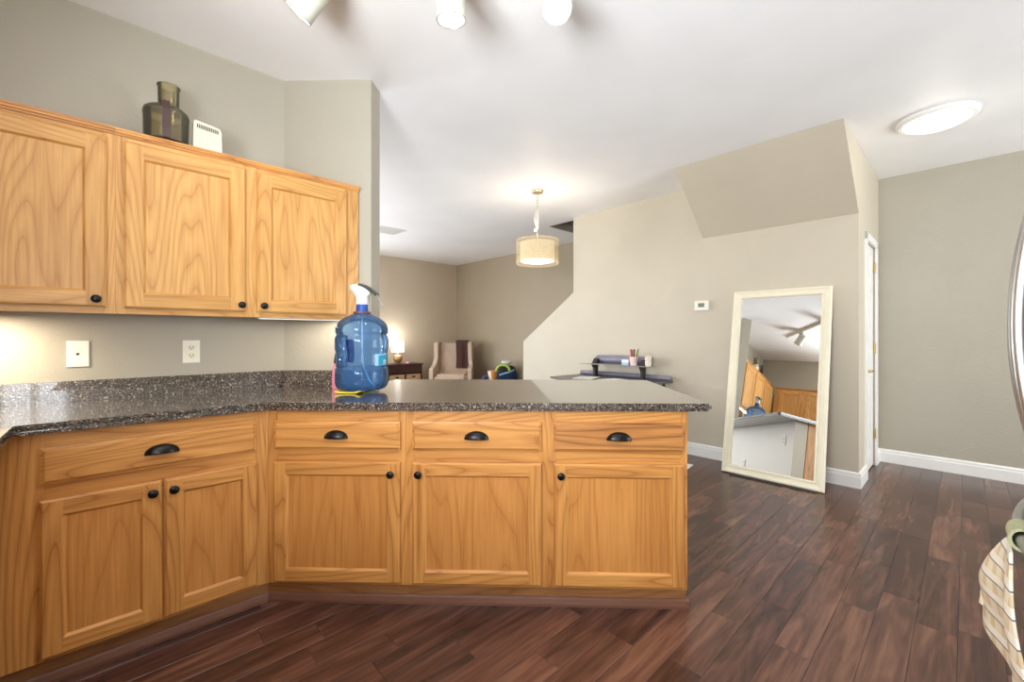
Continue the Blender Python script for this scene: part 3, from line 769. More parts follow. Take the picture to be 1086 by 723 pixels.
# ---------------------------------------------------------------- standing mirror leaning on the beige wall
def mirror():
    u0, u1, zt = 4.008, 4.320, 1.625
    L_ = math.hypot(u1 - u0, zt); ang = math.atan2(u1 - u0, zt)
    r = empty('standing_mirror', uv(u0, 1.133, 0.008), HOUSE - PI / 2, 'tall cream framed mirror leaning against the beige wall', 'mirror')
    # local: x along -v (to the right), y along +u (into the wall), z up; lean back about x
    MX = Matrix.Rotation(-ang, 4, 'X')
    hw = 0.379; fw = 0.072
    prof = [(0, 0.034), (0, 0.004), (0.006, 0.0), (0.016, 0.0), (0.022, 0.006), (0.034, 0.009), (0.05, 0.011), (0.056, 0.007), (0.062, 0.007), (0.066, 0.014), (fw, 0.018), (fw, 0.024), (fw, 0.034)]
    bm = BM(); rings = []
    for i, y in prof:
        rings.append([bm.verts.new(p) for p in ((-hw + i, y, i), (hw - i, y, i), (hw - i, y, L_ - i), (-hw + i, y, L_ - i))])
    for a, b in zip(rings, rings[1:]):
        for k in range(4): bm.faces.new((a[k], a[(k + 1) % 4], b[(k + 1) % 4], b[k]))
    for k in range(4): bm.faces.new((rings[-1][k], rings[-1][(k + 1) % 4], rings[0][(k + 1) % 4], rings[0][k]))
    xform(bm.verts, MX); build('frame', bm, 'cream', r)
    m, nt, p, out = new_mat('silvered_glass'); p.inputs['Metallic'].default_value = 1; p.inputs['Roughness'].default_value = 0.0
    p.inputs['Base Color'].default_value = (0.93, 0.94, 0.93, 1)
    bm = BM(); vv = box(bm, -hw + fw - 0.004, hw - fw + 0.004, 0.020, 0.026, fw - 0.004, L_ - fw + 0.004); xform(vv, MX); build('mirror_glass', bm, m, r)
    bm = BM(); vv = box(bm, -hw + 0.01, hw - 0.01, 0.034, 0.038, 0.01, L_ - 0.01); xform(vv, MX); build('backing', bm, 'shoe', r)
mirror()
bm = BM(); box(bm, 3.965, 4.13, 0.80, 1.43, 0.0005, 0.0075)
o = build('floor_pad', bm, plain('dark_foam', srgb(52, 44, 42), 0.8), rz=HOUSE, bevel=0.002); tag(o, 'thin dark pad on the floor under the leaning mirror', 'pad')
bm = BM(); box(bm, -0.14, 0.14, -0.1, 0.1, 0.0005, 0.0015)
o = build('paper_sheet', bm, plain('white_paper', srgb(240, 238, 234), 0.7), loc=uv(3.87, 1.85, 0.0), rz=HOUSE + 0.12); tag(o, 'white paper sheet lying on the wood floor behind the peninsula', 'paper')

# ---------------------------------------------------------------- water jug with pump, and things by it
JX, JY, JZ = -0.878, 2.285, CT + 0.0150
M['jug'] = sheer('blue_polycarbonate', srgb(210, 232, 253), 0.30, 0.6, 0.05, 1.35, srgb(124, 186, 250))
M['jug_water'] = sheer('water_tint', srgb(196, 222, 244), 0.08, 0.5, 0.03, 1.2)
M['navy_plastic'] = plain('navy_recess', srgb(28, 52, 118), 0.3)
M['blue_cap'] = plain('blue_cap', srgb(20, 92, 190), 0.3)
M['silver'] = plain('silver_laminate', srgb(150, 148, 144), 0.5)
M['grey_plastic'] = plain('dark_grey_plastic', srgb(74, 80, 72), 0.45)
jug = empty('water_jug', (JX, JY, JZ), 0, 'large blue water jug with white dispensing pump on the countertop', 'water jug')
def jr(z):
    P = [(0.0, 0.115), (0.006, 0.124), (0.02, 0.134), (0.035, 0.137), (0.105, 0.137), (0.113, 0.133), (0.119, 0.129), (0.126, 0.133), (0.2, 0.133), (0.207, 0.136), (0.215, 0.138), (0.27, 0.138), (0.279, 0.136), (0.286, 0.130), (0.292, 0.130), (0.3, 0.135), (0.325, 0.135), (0.345, 0.128), (0.365, 0.112), (0.382, 0.088), (0.395, 0.062), (0.403, 0.042), (0.408, 0.032), (0.452, 0.0285)]
    for (a, ra), (b, rb) in zip(P, P[1:]):
        if a <= z <= b: return ra + (rb - ra) * (z - a) / (b - a)
    return P[-1][1]
HA = math.radians(248)      # the grip faces the camera's side of the wall
def jug_point(th, z, r):
    d = (th - HA + PI) % (2 * PI) - PI
    w = max(0.0, 1 - (d / 0.42) ** 2) * max(0.0, 1 - ((z - 0.205) / 0.075) ** 4)
    r2 = r - 0.050 * min(1, w * 1.8)
    return (r2 * math.cos(th), r2 * math.sin(th), z)
bm = BM(); n = 96
zs = sorted(set([0, .006, .013, .02, .028, .035, .06, .08, .105, .113, .119, .126] + [.126 + .0123 * k for k in range(13)] + [.286, .292, .3, .312, .325, .335, .345, .355, .365, .374, .382, .389, .395, .399, .403, .408, .43, .452]))
rings = [[bm.verts.new(jug_point(2 * PI * k / n, z, jr(z))) for k in range(n)] for z in zs]
for a, b in zip(rings, rings[1:]):
    for k in range(n): bm.faces.new((a[k], a[(k + 1) % n], b[(k + 1) % n], b[k]))
bm.faces.new(rings[0][::-1])
build('bottle', bm, 'jug', jug, smooth=True, label='blue see-through bottle')
bm = BM(); lathe(bm, [(0, 0.004), (0.112, 0.004), (0.130, 0.022), (0.133, 0.036), (0.133, 0.104), (0.127, 0.118), (0, 0.118)], 64); build('water', bm, 'jug_water', jug, smooth=True)
# grip across the recess
bm = BM(); hx, hy = math.cos(HA), math.sin(HA)
tube(bm, [(0.119 * hx, 0.119 * hy, 0.125), (0.128 * hx, 0.128 * hy, 0.15), (0.130 * hx, 0.130 * hy, 0.2), (0.128 * hx, 0.128 * hy, 0.25), (0.119 * hx, 0.119 * hy, 0.285)], 0.011, 12)
build('grip', bm, 'jug', jug, smooth=True)
bm = BM()
def rec(s, t):
    th = HA + 0.30 * (2 * s - 1); z = 0.145 + 0.12 * t
    p = jug_point(th, z, jr(z) - 0.004); return p
sheet(bm, rec, 10, 8, 0.001); build('grip_recess', bm, 'navy_plastic', jug, smooth=True)
bm = BM(); lathe(bm, [(0, 0.405), (0.046, 0.405), (0.046, 0.412), (0.034, 0.416), (0, 0.416)], 32); build('neck_ring', bm, plain('reddish_ring', srgb(120, 62, 72), 0.4), jug, smooth=True)
bm = BM(); lathe(bm, [(0.0, 0.416), (0.0285, 0.416), (0.0285, 0.456), (0, 0.456)], 32); build('cap', bm, 'blue_cap', jug, smooth=True, label='blue cap')
# pump: stem flaring into a rounded head that leans towards the spout
bm = BM()
secs = [((0.0, 0.452), 0.033, 0.033), ((0.0, 0.475), 0.032, 0.032), ((0.0, 0.495), 0.034, 0.032), ((-0.004, 0.512), 0.044, 0.034), ((-0.008, 0.530), 0.057, 0.034), ((-0.012, 0.545), 0.058, 0.032), ((-0.018, 0.555), 0.050, 0.027), ((-0.022, 0.561), 0.032, 0.018)]
rings = []
for (cx, cz), rx, ry in secs:
    rings.append([bm.verts.new((cx + rx * math.cos(2 * PI * k / 28), ry * math.sin(2 * PI * k / 28), cz - max(0, rx * math.cos(2 * PI * k / 28)) * (0.35 if cz > 0.5 else 0))) for k in range(28)])
for a, b in zip(rings, rings[1:]):
    for k in range(28): bm.faces.new((a[k], a[(k + 1) % 28], b[(k + 1) % 28], b[k]))
bm.faces.new(rings[0][::-1]); bm.faces.new(rings[-1])
pump = build('pump', bm, plain('pump_white', srgb(222, 222, 220), 0.4), jug, smooth=True, label='white dispensing pump')
bm = BM()
def capf(s, t):
    x = -0.012 + 0.098 * s; w = 0.030 * (1 - 0.35 * s)
    y = w * (2 * t - 1); z = 0.566 - 0.052 * s ** 1.7 - 0.010 * (2 * t - 1) ** 2
    return (x, y, z)
sheet(bm, capf, 12, 8, 0.014); build('pump_button', bm, 'grey_plastic', pump, smooth=True)
bm = BM(); tube(bm, [(0.055, 0, 0.515), (0.075, 0, 0.510), (0.087, 0, 0.495), (0.100, 0, 0.468), (0.110, 0, 0.443), (0.116, 0, 0.436)], 0.0045, 10); lathe(bm, [(0, -0.008), (0.011, -0.008), (0.012, 0.008), (0, 0.008)], 14, c=(0.072, 0, 0.510)); build('spout', bm, 'silver', pump, smooth=True)
bm = BM(); tube(bm, [(0, 0, 0.41), (0, 0, 0.30), (0.005, -0.01, 0.2), (0.02, -0.03, 0.12), (0.06, -0.055, 0.05), (0.09, -0.06, 0.02)], 0.004, 8); build('dip_tube', bm, plain('clear_tube', srgb(216, 228, 240), 0.3), jug, smooth=True)
# label patch on the far side of the front, wrapped round the bottle
def wrap(th0, th1, z0, z1, off):
    def f(s, t):
        th = th0 + (th1 - th0) * s; z = z0 + (z1 - z0) * t
        r_ = jr(z) + off; return (r_ * math.cos(th), r_ * math.sin(th), z)
    return f
A0 = math.radians(-90)
bm = BM(); sheet(bm, wrap(math.radians(-41), math.radians(0), 0.128, 0.188, 0.0012), 14, 2, 0.0006); lb = build('label', bm, plain('pale_blue_label', srgb(150, 196, 240), 0.4), jug, smooth=True)
bm = BM(); sheet(bm, wrap(math.radians(-32), math.radians(0), 0.130, 0.182, 0.0024), 14, 2, 0.0006); build('label_print', bm, plain('teal_print', srgb(32, 146, 178), 0.4), lb, smooth=True)
cu = bpy.data.curves.new('letter', 'FONT'); cu.body = 'n'; cu.size = 0.05; cu.extrude = 0.0004; cu.align_x = 'CENTER'
to = bpy.data.objects.new('letter_tmp', cu); COL.objects.link(to); bpy.context.view_layer.update()
me = bpy.data.meshes.new_from_object(to.evaluated_get(bpy.context.evaluated_depsgraph_get())); COL.objects.unlink(to); bpy.data.objects.remove(to)
for v in me.vertices:
    th = math.radians(-13) + v.co.x / 0.133; r_ = 0.133 + 0.0034 + v.co.z
    v.co = (r_ * math.cos(th), r_ * math.sin(th), 0.134 + v.co.y)
me.materials.append(plain('white_print', srgb(226, 238, 236), 0.5))
lo_ = bpy.data.objects.new('lettering', me); COL.objects.link(lo_); lo_.parent = lb
# yellow cloth under the jug
M['yellow'] = plain('yellow_cloth', srgb(240, 214, 72), 0.75, bump=0.3, bscale=200)
bm = BM()
def cl(s, t):
    x = -0.085 + 0.125 * s; y = -0.125 + 0.2 * t
    edge = max(0, abs(2 * s - 1) - 0.75) * 4
    z = 0.0088 + (0.008 * edge * (1 if t < 0.2 else 0.02)) + 0.001 * math.sin(9 * s)
    return (x + (0.006 * math.sin(8 * t)), y + 0.012 * math.sin(PI * s) * (1 - t), z)
sheet(bm, cl, 20, 12, 0.007)
o = build('cleaning_cloth', bm, 'yellow', loc=(JX - 0.005, JY, CT + 0.0006), rz=-0.05, smooth=True); tag(o, 'yellow cleaning cloth folded flat under the water jug', 'cloth')
# pink handled dish brush standing behind the jug
br = empty('dish_wand', (-1.062, 2.385, CT + 0.0005), 0, 'pink dish wand with white handle standing behind the water jug', 'dish brush')
bm = BM(); lathe(bm, [(0, 0), (0.022, 0), (0.025, 0.008), (0.022, 0.10), (0.015, 0.14), (0, 0.142)], 20); build('body', bm, plain('pink_plastic', srgb(232, 140, 160), 0.4), br, smooth=True, label='pink bottle shaped body')
bm = BM(); lathe(bm, [(0.0145, 0.142), (0.015, 0.155), (0.009, 0.19), (0.008, 0.20), (0, 0.20)], 16); lathe(bm, [(0.0, 0.139), (0.0145, 0.142)], 16); build('collar', bm, 'black', br, smooth=True)
bm = BM(); tube(bm, [(0, 0, 0.20), (0.002, 0, 0.28), (0.006, 0, 0.36)], [0.006, 0.007, 0.010], 10); build('handle', bm, 'white_plastic', br, smooth=True)

# ---------------------------------------------------------------- on top of the wall cabinet
M['smoke'] = sheer('smoky_olive_plastic', srgb(224, 217, 190), 0.14, 0.4, 0.08, 1.4)
TOPZ = WT - 0.003
bm = BM(); box(bm, 0.08, 0.43, 2.482, 2.70, TOPZ, TOPZ + 0.026)
o = build('shelf_board', bm, 'white_plastic', rz=HOUSE, bevel=0.002); tag(o, 'pale board lying on top of the wall cabinet beneath the processor bowl', 'board')
fz = TOPZ + 0.0265
fp = empty('food_processor', uv(0.197, 2.578, fz), HOUSE - 0.08, 'smoky plastic food processor bowl with tall feed tube on the wall cabinet', 'food processor')
bm = BM(); lathe(bm, [(0, 0), (0.088, 0), (0.090, 0.004), (0.088, 0.010), (0.090, 0.015), (0.084, 0.02), (0.086, 0.13), (0.087, 0.15), (0.082, 0.155), (0.083, 0.025), (0, 0.012)], 48); build('bowl', bm, 'smoke', fp, smooth=True)
bm = BM(); lathe(bm, [(0.0875, 0.150), (0.088, 0.158), (0.084, 0.174), (0.070, 0.186), (0, 0.188)], 48); build('lid', bm, 'smoke', fp, smooth=True)
bm = BM(); lathe(bm, [(0.040, 0.190), (0.041, 0.292), (0.0445, 0.295), (0.0445, 0.300), (0.040, 0.300), (0.038, 0.29), (0.037, 0.190)], 36, sx=1.0, sy=1.0, c=(0.008, 0.005, 0)); build('feed_tube', bm, 'smoke', fp, smooth=True)
bm = BM(); prism(bm, [(-0.084, 0.006), (-0.112, 0.02), (-0.118, 0.06), (-0.112, 0.15), (-0.098, 0.190), (-0.084, 0.190)], 'x', -0.014, 0.014); build('handle', bm, plain('brown_handle', srgb(66, 42, 38), 0.5), fp, bevel=0.004, label='brown upright handle')
bm = BM()
for z in (0.008, 0.022):
    tube(bm, [(0.091 * math.cos(2 * PI * k / 40), 0.091 * math.sin(2 * PI * k / 40), z) for k in range(40)], 0.0035, 8, closed=True)
build('base_ring', bm, 'black', fp, smooth=True)
wb = empty('plastic_box', uv(0.347, 2.53, fz), HOUSE, 'upright white plastic box with vent slots beside the food processor bowl', 'box')
bm = BM(); prism(bm, [(-0.058, 0), (0.058, 0), (0.056, 0.118), (0.048, 0.136), (-0.048, 0.150), (-0.055, 0.142)], 'y', -0.024, 0.024); build('case', bm, plain('ivory_box', srgb(206, 200, 184), 0.5), wb, bevel=0.004)
bm = BM()
for i in range(11):
    x = -0.04 + i * 0.008; zt = 0.1375 - 0.08 * (x + 0.04) * 1.3
    box(bm, x - 0.0024, x + 0.0024, -0.0255, -0.023, zt - 0.022, zt - 0.004)
build('vent_slots', bm, 'grey_plastic', wb)

# ---------------------------------------------------------------- refrigerator: only its bowed handles reach into the picture
fr = empty('refrigerator', uv(0.96, -0.15, 0), HOUSE, 'stainless steel french door refrigerator with bowed handles beyond the peninsula', 'refrigerator')
bm = BM(); box(bm, 0.0, 0.92, -0.72, -0.06, 0.02, 1.77); build('body', bm, plain('grey_cabinet_steel', srgb(112, 114, 114), 0.45, 0.3), fr, bevel=0.006)
for a, b in ((0.002, 0.457), (0.463, 0.918)):
    bm = BM(); box(bm, a, b, -0.058, 0.0, 0.86, 1.765); dd = build('door', bm, 'steel', fr, bevel=0.008)
    xh = b - 0.035 if a < 0.1 else a + 0.035
    bm = BM()
    pts = [(xh, 0.072 * (1 - ((z - 1.245) / 0.41) ** 2) + 0.004, z) for z in [0.845 + 0.80 * k / 28 for k in range(29)]]
    tube(bm, pts, 0.0125, 14); build('handle', bm, 'steel', dd, smooth=True)
bm = BM(); box(bm, 0.002, 0.918, -0.058, 0.0, 0.09, 0.85); dd = build('freezer_drawer', bm, 'steel', fr, bevel=0.008)
bm = BM(); tube(bm, [(0.46 + x, 0.066 * (1 - (x / 0.40) ** 2) + 0.004, 0.800) for x in [-0.39 + 0.78 * k / 28 for k in range(29)]], 0.0125, 14); build('handle', bm, 'steel', dd, smooth=True)
bm = BM(); box(bm, 0.03, 0.89, -0.09, -0.07, 0.003, 0.09); build('base_grille', bm, 'black', fr)
# hand towel buttoned over the freezer handle
def towel_mat():
    m, nt, p, out = new_mat('cream_striped_cotton'); L = nt.links
    tc = N(nt, 'ShaderNodeTexCoord'); sp = N(nt, 'ShaderNodeSeparateXYZ'); L.new(tc.outputs['Object'], sp.inputs[0])
    def bands(sock, freq, w):
        k = N(nt, 'ShaderNodeMath', operation='MULTIPLY'); k.inputs[1].default_value = freq; L.new(sock, k.inputs[0])
        f = N(nt, 'ShaderNodeMath', operation='FRACT'); L.new(k.outputs[0], f.inputs[0])
        l = N(nt, 'ShaderNodeMath', operation='LESS_THAN'); l.inputs[1].default_value = w; L.new(f.outputs[0], l.inputs[0]); return l
    b1 = bands(sp.outputs['Z'], 22, 0.07); b2 = bands(sp.outputs['Z'], 22, 0.45); b3 = bands(sp.outputs['X'], 26, 0.4)
    def mix(a, col, f):
        mx = N(nt, 'ShaderNodeMix', data_type='RGBA'); L.new(f.outputs[0], mx.inputs[0])
        if isinstance(a, tuple): mx.inputs[6].default_value = a
        else: L.new(a, mx.inputs[6])
        mx.inputs[7].default_value = col; return mx.outputs[2]
    c = mix(srgb(226, 214, 188), srgb(210, 190, 154), b3); c = mix(c, srgb(236, 230, 214), b2); c = mix(c, srgb(104, 110, 122), b1)
    L.new(c, p.inputs['Base Color']); p.inputs['Roughness'].default_value = 0.9
    n = N(nt, 'ShaderNodeTexNoise'); n.inputs['Scale'].default_value = 300; L.new(tc.outputs['Object'], n.inputs['Vector'])
    bp = N(nt, 'ShaderNodeBump'); bp.inputs['Strength'].default_value = 0.4; bp.inputs['Distance'].default_value = 0.002; L.new(n.outputs[0], bp.inputs['Height']); L.new(bp.outputs[0], p.inputs['Normal'])
    return m
tw = empty('hand_towel', uv(1.40, -0.082, 0.80), HOUSE, 'cream striped hand towel hung by a green loop on the refrigerator handle', 'towel')
M['sage'] = plain('sage_cotton', srgb(168, 168, 132), 0.9, bump=0.5, bscale=300)
bm = BM()
def loop_(s, t):
    a = -0.5 * PI + 2 * PI * 0.94 * s
    x = -0.035 + 0.07 * t; R0 = 0.0215 + 0.002 * math.sin(6 * s)
    return (x, R0 * math.cos(a), R0 * math.sin(a) * 1.15 - 0.002)
sheet(bm, loop_, 28, 6, 0.006); build('loop', bm, 'sage', tw, smooth=True, label='sage green loop')
bm = BM()
def tow(s, t):
    wd = 0.10 + 0.21 * min(1, t * 1.6) ** 0.8
    x = (s - 0.55) * wd + 0.02 * t
    ru = math.sin(s * 2.6 * PI + 0.4)
    z = -0.026 - 0.25 * t - 0.055 * (1 - s) * t
    y = 0.022 + (0.046 * (s - 0.45)) * min(1, t * 1.8) + 0.010 * math.sin(PI * min(1, t * 1.3)) + 0.010 * ru * min(1, t * 2)
    return (x, y, z)
sheet(bm, tow, 40, 24, 0.005); build('towel_cloth', bm, towel_mat(), tw, smooth=True, label='cream cloth with grey stripes')
bm = BM(); tube(bm, [(0.130, 0.046, -0.190), (0.140, 0.050, -0.202), (0.139, 0.053, -0.214), (0.142, 0.052, -0.228)], [0.007, 0.010, 0.007, 0.010], 10); build('tassel', bm, plain('cream_cotton', srgb(222, 208, 178), 0.9), tw, smooth=True)

# ---------------------------------------------------------------- desk with shelf against the beige wall
M['desk_metal'] = plain('violet_grey_metal', srgb(140, 136, 154), 0.42, 0.2)
M['desk_dark'] = plain('dark_bracket', srgb(46, 42, 42), 0.5)
M['desk_top'] = plain('charcoal_desk_top', srgb(92, 84, 82), 0.35)
dk = empty('desk', uv(4.33, 2.70, 0), HOUSE - PI / 2, 'grey metal desk with raised back panel and small shelf against the beige wall', 'desk')
# local x along -v, local y along +u (0 is the wall side)
def dloc(v): return 2.70 - v
bm = BM(); prism(bm, [(dloc(3.33), -0.58), (dloc(3.10), -0.68), (dloc(2.35), -0.60), (dloc(2.12), -0.30), (dloc(2.12), -0.01), (dloc(3.30), -0.01)], 'z', 0.725, 0.745); build('top', bm, 'desk_top', dk, bevel=0.004)
bm = BM()
def bpanel(v0, v1, z0, z1, y0, sag, lean):
    def f(s, t):
        v = v0 + (v1 - v0) * s; c = (2 * s - 1) ** 2
        return (dloc(v), y0 - lean * t * 0 - 0.05 * math.sin(PI * t) * lean, z0 + (z1 - z0) * t - sag * c)
    return f
sheet(bm, bpanel(3.28, 2.11, 0.742, 0.800, -0.06, 0.004, 0.6), 24, 6, 0.012); build('back_panel', bm, 'desk_metal', dk, smooth=True)
bm = BM(); sheet(bm, bpanel(3.05, 2.33, 0.895, 0.992, -0.05, 0.006, 0.8), 24, 6, 0.012); build('shelf_back', bm, 'desk_metal', dk, smooth=True)
bm = BM(); prism(bm, [(dloc(3.17), -0.24), (dloc(2.285), -0.20), (dloc(2.285), -0.062), (dloc(3.05), -0.062)], 'z', 0.886, 0.892); build('shelf', bm, 'silver', dk)
for v in (3.02, 2.40):
    bm = BM()
    prism(bm, [(-0.15, 0.746), (-0.10, 0.746), (-0.09, 0.84), (-0.075, 0.884), (-0.19, 0.884), (-0.16, 0.84)], 'x', dloc(v) - 0.014, dloc(v) + 0.014)
    prism(bm, [(-0.16, 0.893), (-0.075, 0.893), (-0.085, 0.93), (-0.105, 0.955), (-0.13, 0.93)], 'x', dloc(v) - 0.03, dloc(v) + 0.03)
    build('bracket', bm, 'desk_dark', dk, bevel=0.003)
for x, y in ((dloc(3.18), -0.06), (dloc(2.2), -0.06), (dloc(3.1), -0.52), (dloc(2.42), -0.5)):
    bm = BM(); tube(bm, [(x, y, 0.0), (x, y, 0.7245)], 0.018, 10); build('leg', bm, 'desk_dark', dk, smooth=True)
def on_desk(v, y, z): return uv(4.33 + y, v, z)
# pen cup
cup = empty('pen_cup', on_desk(2.505, -0.135, 0.8925), 0, 'pale pink pen cup full of pens on the desk shelf', 'pen cup')
bm = BM(); lathe(bm, [(0, 0), (0.036, 0), (0.047, 0.098), (0.044, 0.098), (0.034, 0.006), (0, 0.006)], 24); build('cup', bm, plain('pale_pink', srgb(234, 206, 204), 0.5), cup, smooth=True)
pens = [('pink_pen', (-0.022, -0.01), (-0.035, -0.01, 0.165), srgb(206, 60, 96), 0.008, 'bright pink pen leaning in the pen cup'), ('red_pen', (-0.010, 0.012), (-0.016, 0.014, 0.158), srgb(150, 30, 50), 0.008, 'dark red pen standing in the pen cup'),
        ('green_pen', (0.008, -0.015), (0.026, -0.02, 0.160), srgb(190, 200, 70), 0.006, 'yellow green pen leaning in the pen cup'), ('dark_pen', (0.0, 0.008), (0.008, 0.01, 0.165), srgb(48, 34, 32), 0.007, 'brown pen upright in the pen cup'),
        ('black_pen', (0.018, 0.012), (0.052, 0.008, 0.172), srgb(40, 44, 40), 0.004, 'thin black pen tilting out of the pen cup')]
for nm, (a, b), tip, c, r_, lab in pens:
    bm = BM(); tube(bm, [(a * 0.8, b * 0.8, 0.009), tip], r_ , 10); lathe(bm, [(0, -0.004), (r_ * 1.3, 0), (r_ * 1.2, 0.012), (0, 0.016)], 10, c=tip)
    o = build('pen', bm, plain(nm, c, 0.4), loc=cup.location, smooth=True); tag(o, lab, 'pen', 'pens in the pink cup')
bm = BM(); lathe(bm, [(0, 0), (0.028, 0), (0.034, 0.02), (0.034, 0.05), (0.030, 0.06), (0.036, 0.08), (0.032, 0.105), (0.015, 0.118), (0, 0.12)], 24)
o = build('bottle', bm, plain('ivory_plastic_bottle', srgb(232, 214, 200), 0.4), loc=on_desk(2.325, -0.145, 0.8925), smooth=True); tag(o, 'small ivory rounded bottle at the end of the desk shelf', 'bottle')
nb = empty('note_block', on_desk(2.605, -0.14, 0.8925), HOUSE - PI / 2, 'small blue and white note block standing on the desk shelf', 'note block')
bm = BM(); box(bm, -0.042, 0.042, -0.012, 0.012, 0, 0.03); build('block', bm, plain('light_blue_card', srgb(168, 200, 232), 0.6), nb, label='light blue lower half')
bm = BM(); box(bm, -0.042, 0.042, -0.012, 0.012, 0.0301, 0.06); build('cover', bm, 'white_plastic', nb, label='white upper half')
bm = BM(); box(bm, -0.15, 0.15, -0.11, 0.11, 0, 0.006)
o = build('paper_stack', bm, plain('paper', srgb(226, 224, 218), 0.7), loc=on_desk(2.93, -0.42, 0.7455), rz=HOUSE + 0.3); tag(o, 'white papers lying on the desk in front of the bracket', 'paper')
bm = BM(); box(bm, -0.13, 0.13, -0.10, 0.10, 0, 0.005)
o = build('paper_stack', bm, plain('paper_bright', srgb(240, 238, 232), 0.7), loc=on_desk(2.60, -0.40, 0.7455), rz=HOUSE - 0.2); tag(o, 'bright paper sheets on the desk below the note block', 'paper')

# ---------------------------------------------------------------- far room: console table, lamp, wing chair, toys
M['espresso'] = plain('espresso_wood', srgb(66, 38, 30), 0.4, var=0.15)
def wicker():
    m, nt, p, out = new_mat('wicker'); L = nt.links
    tc = N(nt, 'ShaderNodeTexCoord'); ck = N(nt, 'ShaderNodeTexBrick'); ck.inputs['Scale'].default_value = 14
    ck.inputs['Color1'].default_value = srgb(206, 172, 126); ck.inputs['Color2'].default_value = srgb(186, 150, 104); ck.inputs['Mortar'].default_value = srgb(130, 96, 62)
    mp = N(nt, 'ShaderNodeMapping'); mp.inputs['Rotation'].default_value = (PI / 2, 0, 0); L.new(tc.outputs['Object'], mp.inputs[0]); L.new(mp.outputs[0], ck.inputs['Vector'])
    L.new(ck.outputs[0], p.inputs['Base Color']); p.inputs['Roughness'].default_value = 0.8
    return m
M['wicker'] = wicker()
ct = empty('console_table', uv(3.34, 7.20, 0), HOUSE, 'dark brown console table with three wicker basket bays against the back wall', 'console table')
Wc = 1.06
bm = BM(); box(bm, -0.02, Wc + 0.02, -0.02, 0.37, 0.668, 0.69); build('top', bm, 'espresso', ct, bevel=0.003)
bm = BM()
for x in (0.0, 0.345, 0.69, Wc - 0.025): box(bm, x, x + 0.025, 0.0, 0.35, 0.08 if 0 < x < 1 else 0.0, 0.667)
box(bm, 0.025, Wc - 0.025, 0.0, 0.35, 0.08, 0.10); box(bm, 0.025, Wc - 0.025, 0.003, 0.35, 0.515, 0.53); box(bm, 0.025, Wc - 0.025, 0.335, 0.35, 0.10, 0.667)
build('frame', bm, 'espresso', ct)
for i in range(3):
    x = 0.028 + i * 0.345
    bm = BM(); box(bm, x, x + 0.315, -0.006, 0.012, 0.534, 0.662); d = build('drawer', bm, 'espresso', ct, bevel=0.003)
    bm = BM(); lathe(bm, [(0, 0), (0.006, 0), (0.011, 0.012), (0, 0.018)], 12); xform(bm.verts, Matrix.Translation((x + 0.157, -0.006, 0.60)) @ Matrix.Rotation(PI / 2, 4, 'X')); build('knob', bm, 'black', d, smooth=True)
BL = ['wicker basket in the console bay hidden behind the water jug', 'wicker basket in the middle bay of the console table', 'wicker basket in the console bay nearest the wing chair']
for i in range(3):
    x = 0.155 + 0.030 + i * 0.345
    b_ = empty('wicker_basket', ct.matrix_basis @ Vector((0, 0, 0)), HOUSE, BL[i], 'basket', 'wicker baskets in the console table')
    b_.location = uv(3.34 + x, 7.20, 0.1005)
    bm = BM(); box(bm, -0.150, 0.150, -0.004, 0.30, 0.0, 0.395); build('basket', bm, 'wicker', b_, bevel=0.008)
    bm = BM(); box(bm, -0.030, 0.030, -0.007, -0.003, 0.330, 0.362); build('grip_hole', bm, 'dark_gap', b_, bevel=0.001)
# table lamp
M['lamp_shade'] = emit('lit_white_shade', (1.0, 0.96, 0.88, 1), 1.25)
tl = empty('table_lamp', uv(3.955, 7.33, 0.6905), 0, 'lit table lamp with white drum shade and round gold base on the console', 'table lamp')
bm = BM(); lathe(bm, [(0, 0), (0.05, 0), (0.052, 0.008), (0.04, 0.018), (0.06, 0.035), (0.083, 0.07), (0.088, 0.10), (0.083, 0.13), (0.055, 0.165), (0.028, 0.175), (0.03, 0.19), (0, 0.19)], 32); build('base', bm, plain('antique_gold', srgb(176, 140, 92), 0.3, 0.6), tl, smooth=True)
bm = BM(); tube(bm, [(0, 0, 0.19), (0, 0, 0.32)], 0.009, 10); build('stem', bm, 'white_plastic', tl)
bm = BM(); lathe(bm, [(0.122, 0.222), (0.108, 0.432), (0.105, 0.432), (0.119, 0.222), (0.122, 0.222)], 40); build('lamp_shade', bm, 'lamp_shade', tl, smooth=True)
add_light('table_lamp_glow', 'POINT', (0, 0, 0.50), 8, (1.0, 0.98, 0.96), 0.05, tl)
bm = BM(); lathe(bm, [(0, 0), (0.03, 0), (0.045, 0.012), (0.03, 0.028), (0, 0.034)], 18, sx=1.4)
o = build('soap_dish', bm, plain('rose_plastic', srgb(206, 130, 150), 0.5), loc=uv(4.15, 7.30, 0.6905), smooth=True); tag(o, 'small rose coloured trinket beside the lit table lamp', 'trinket')
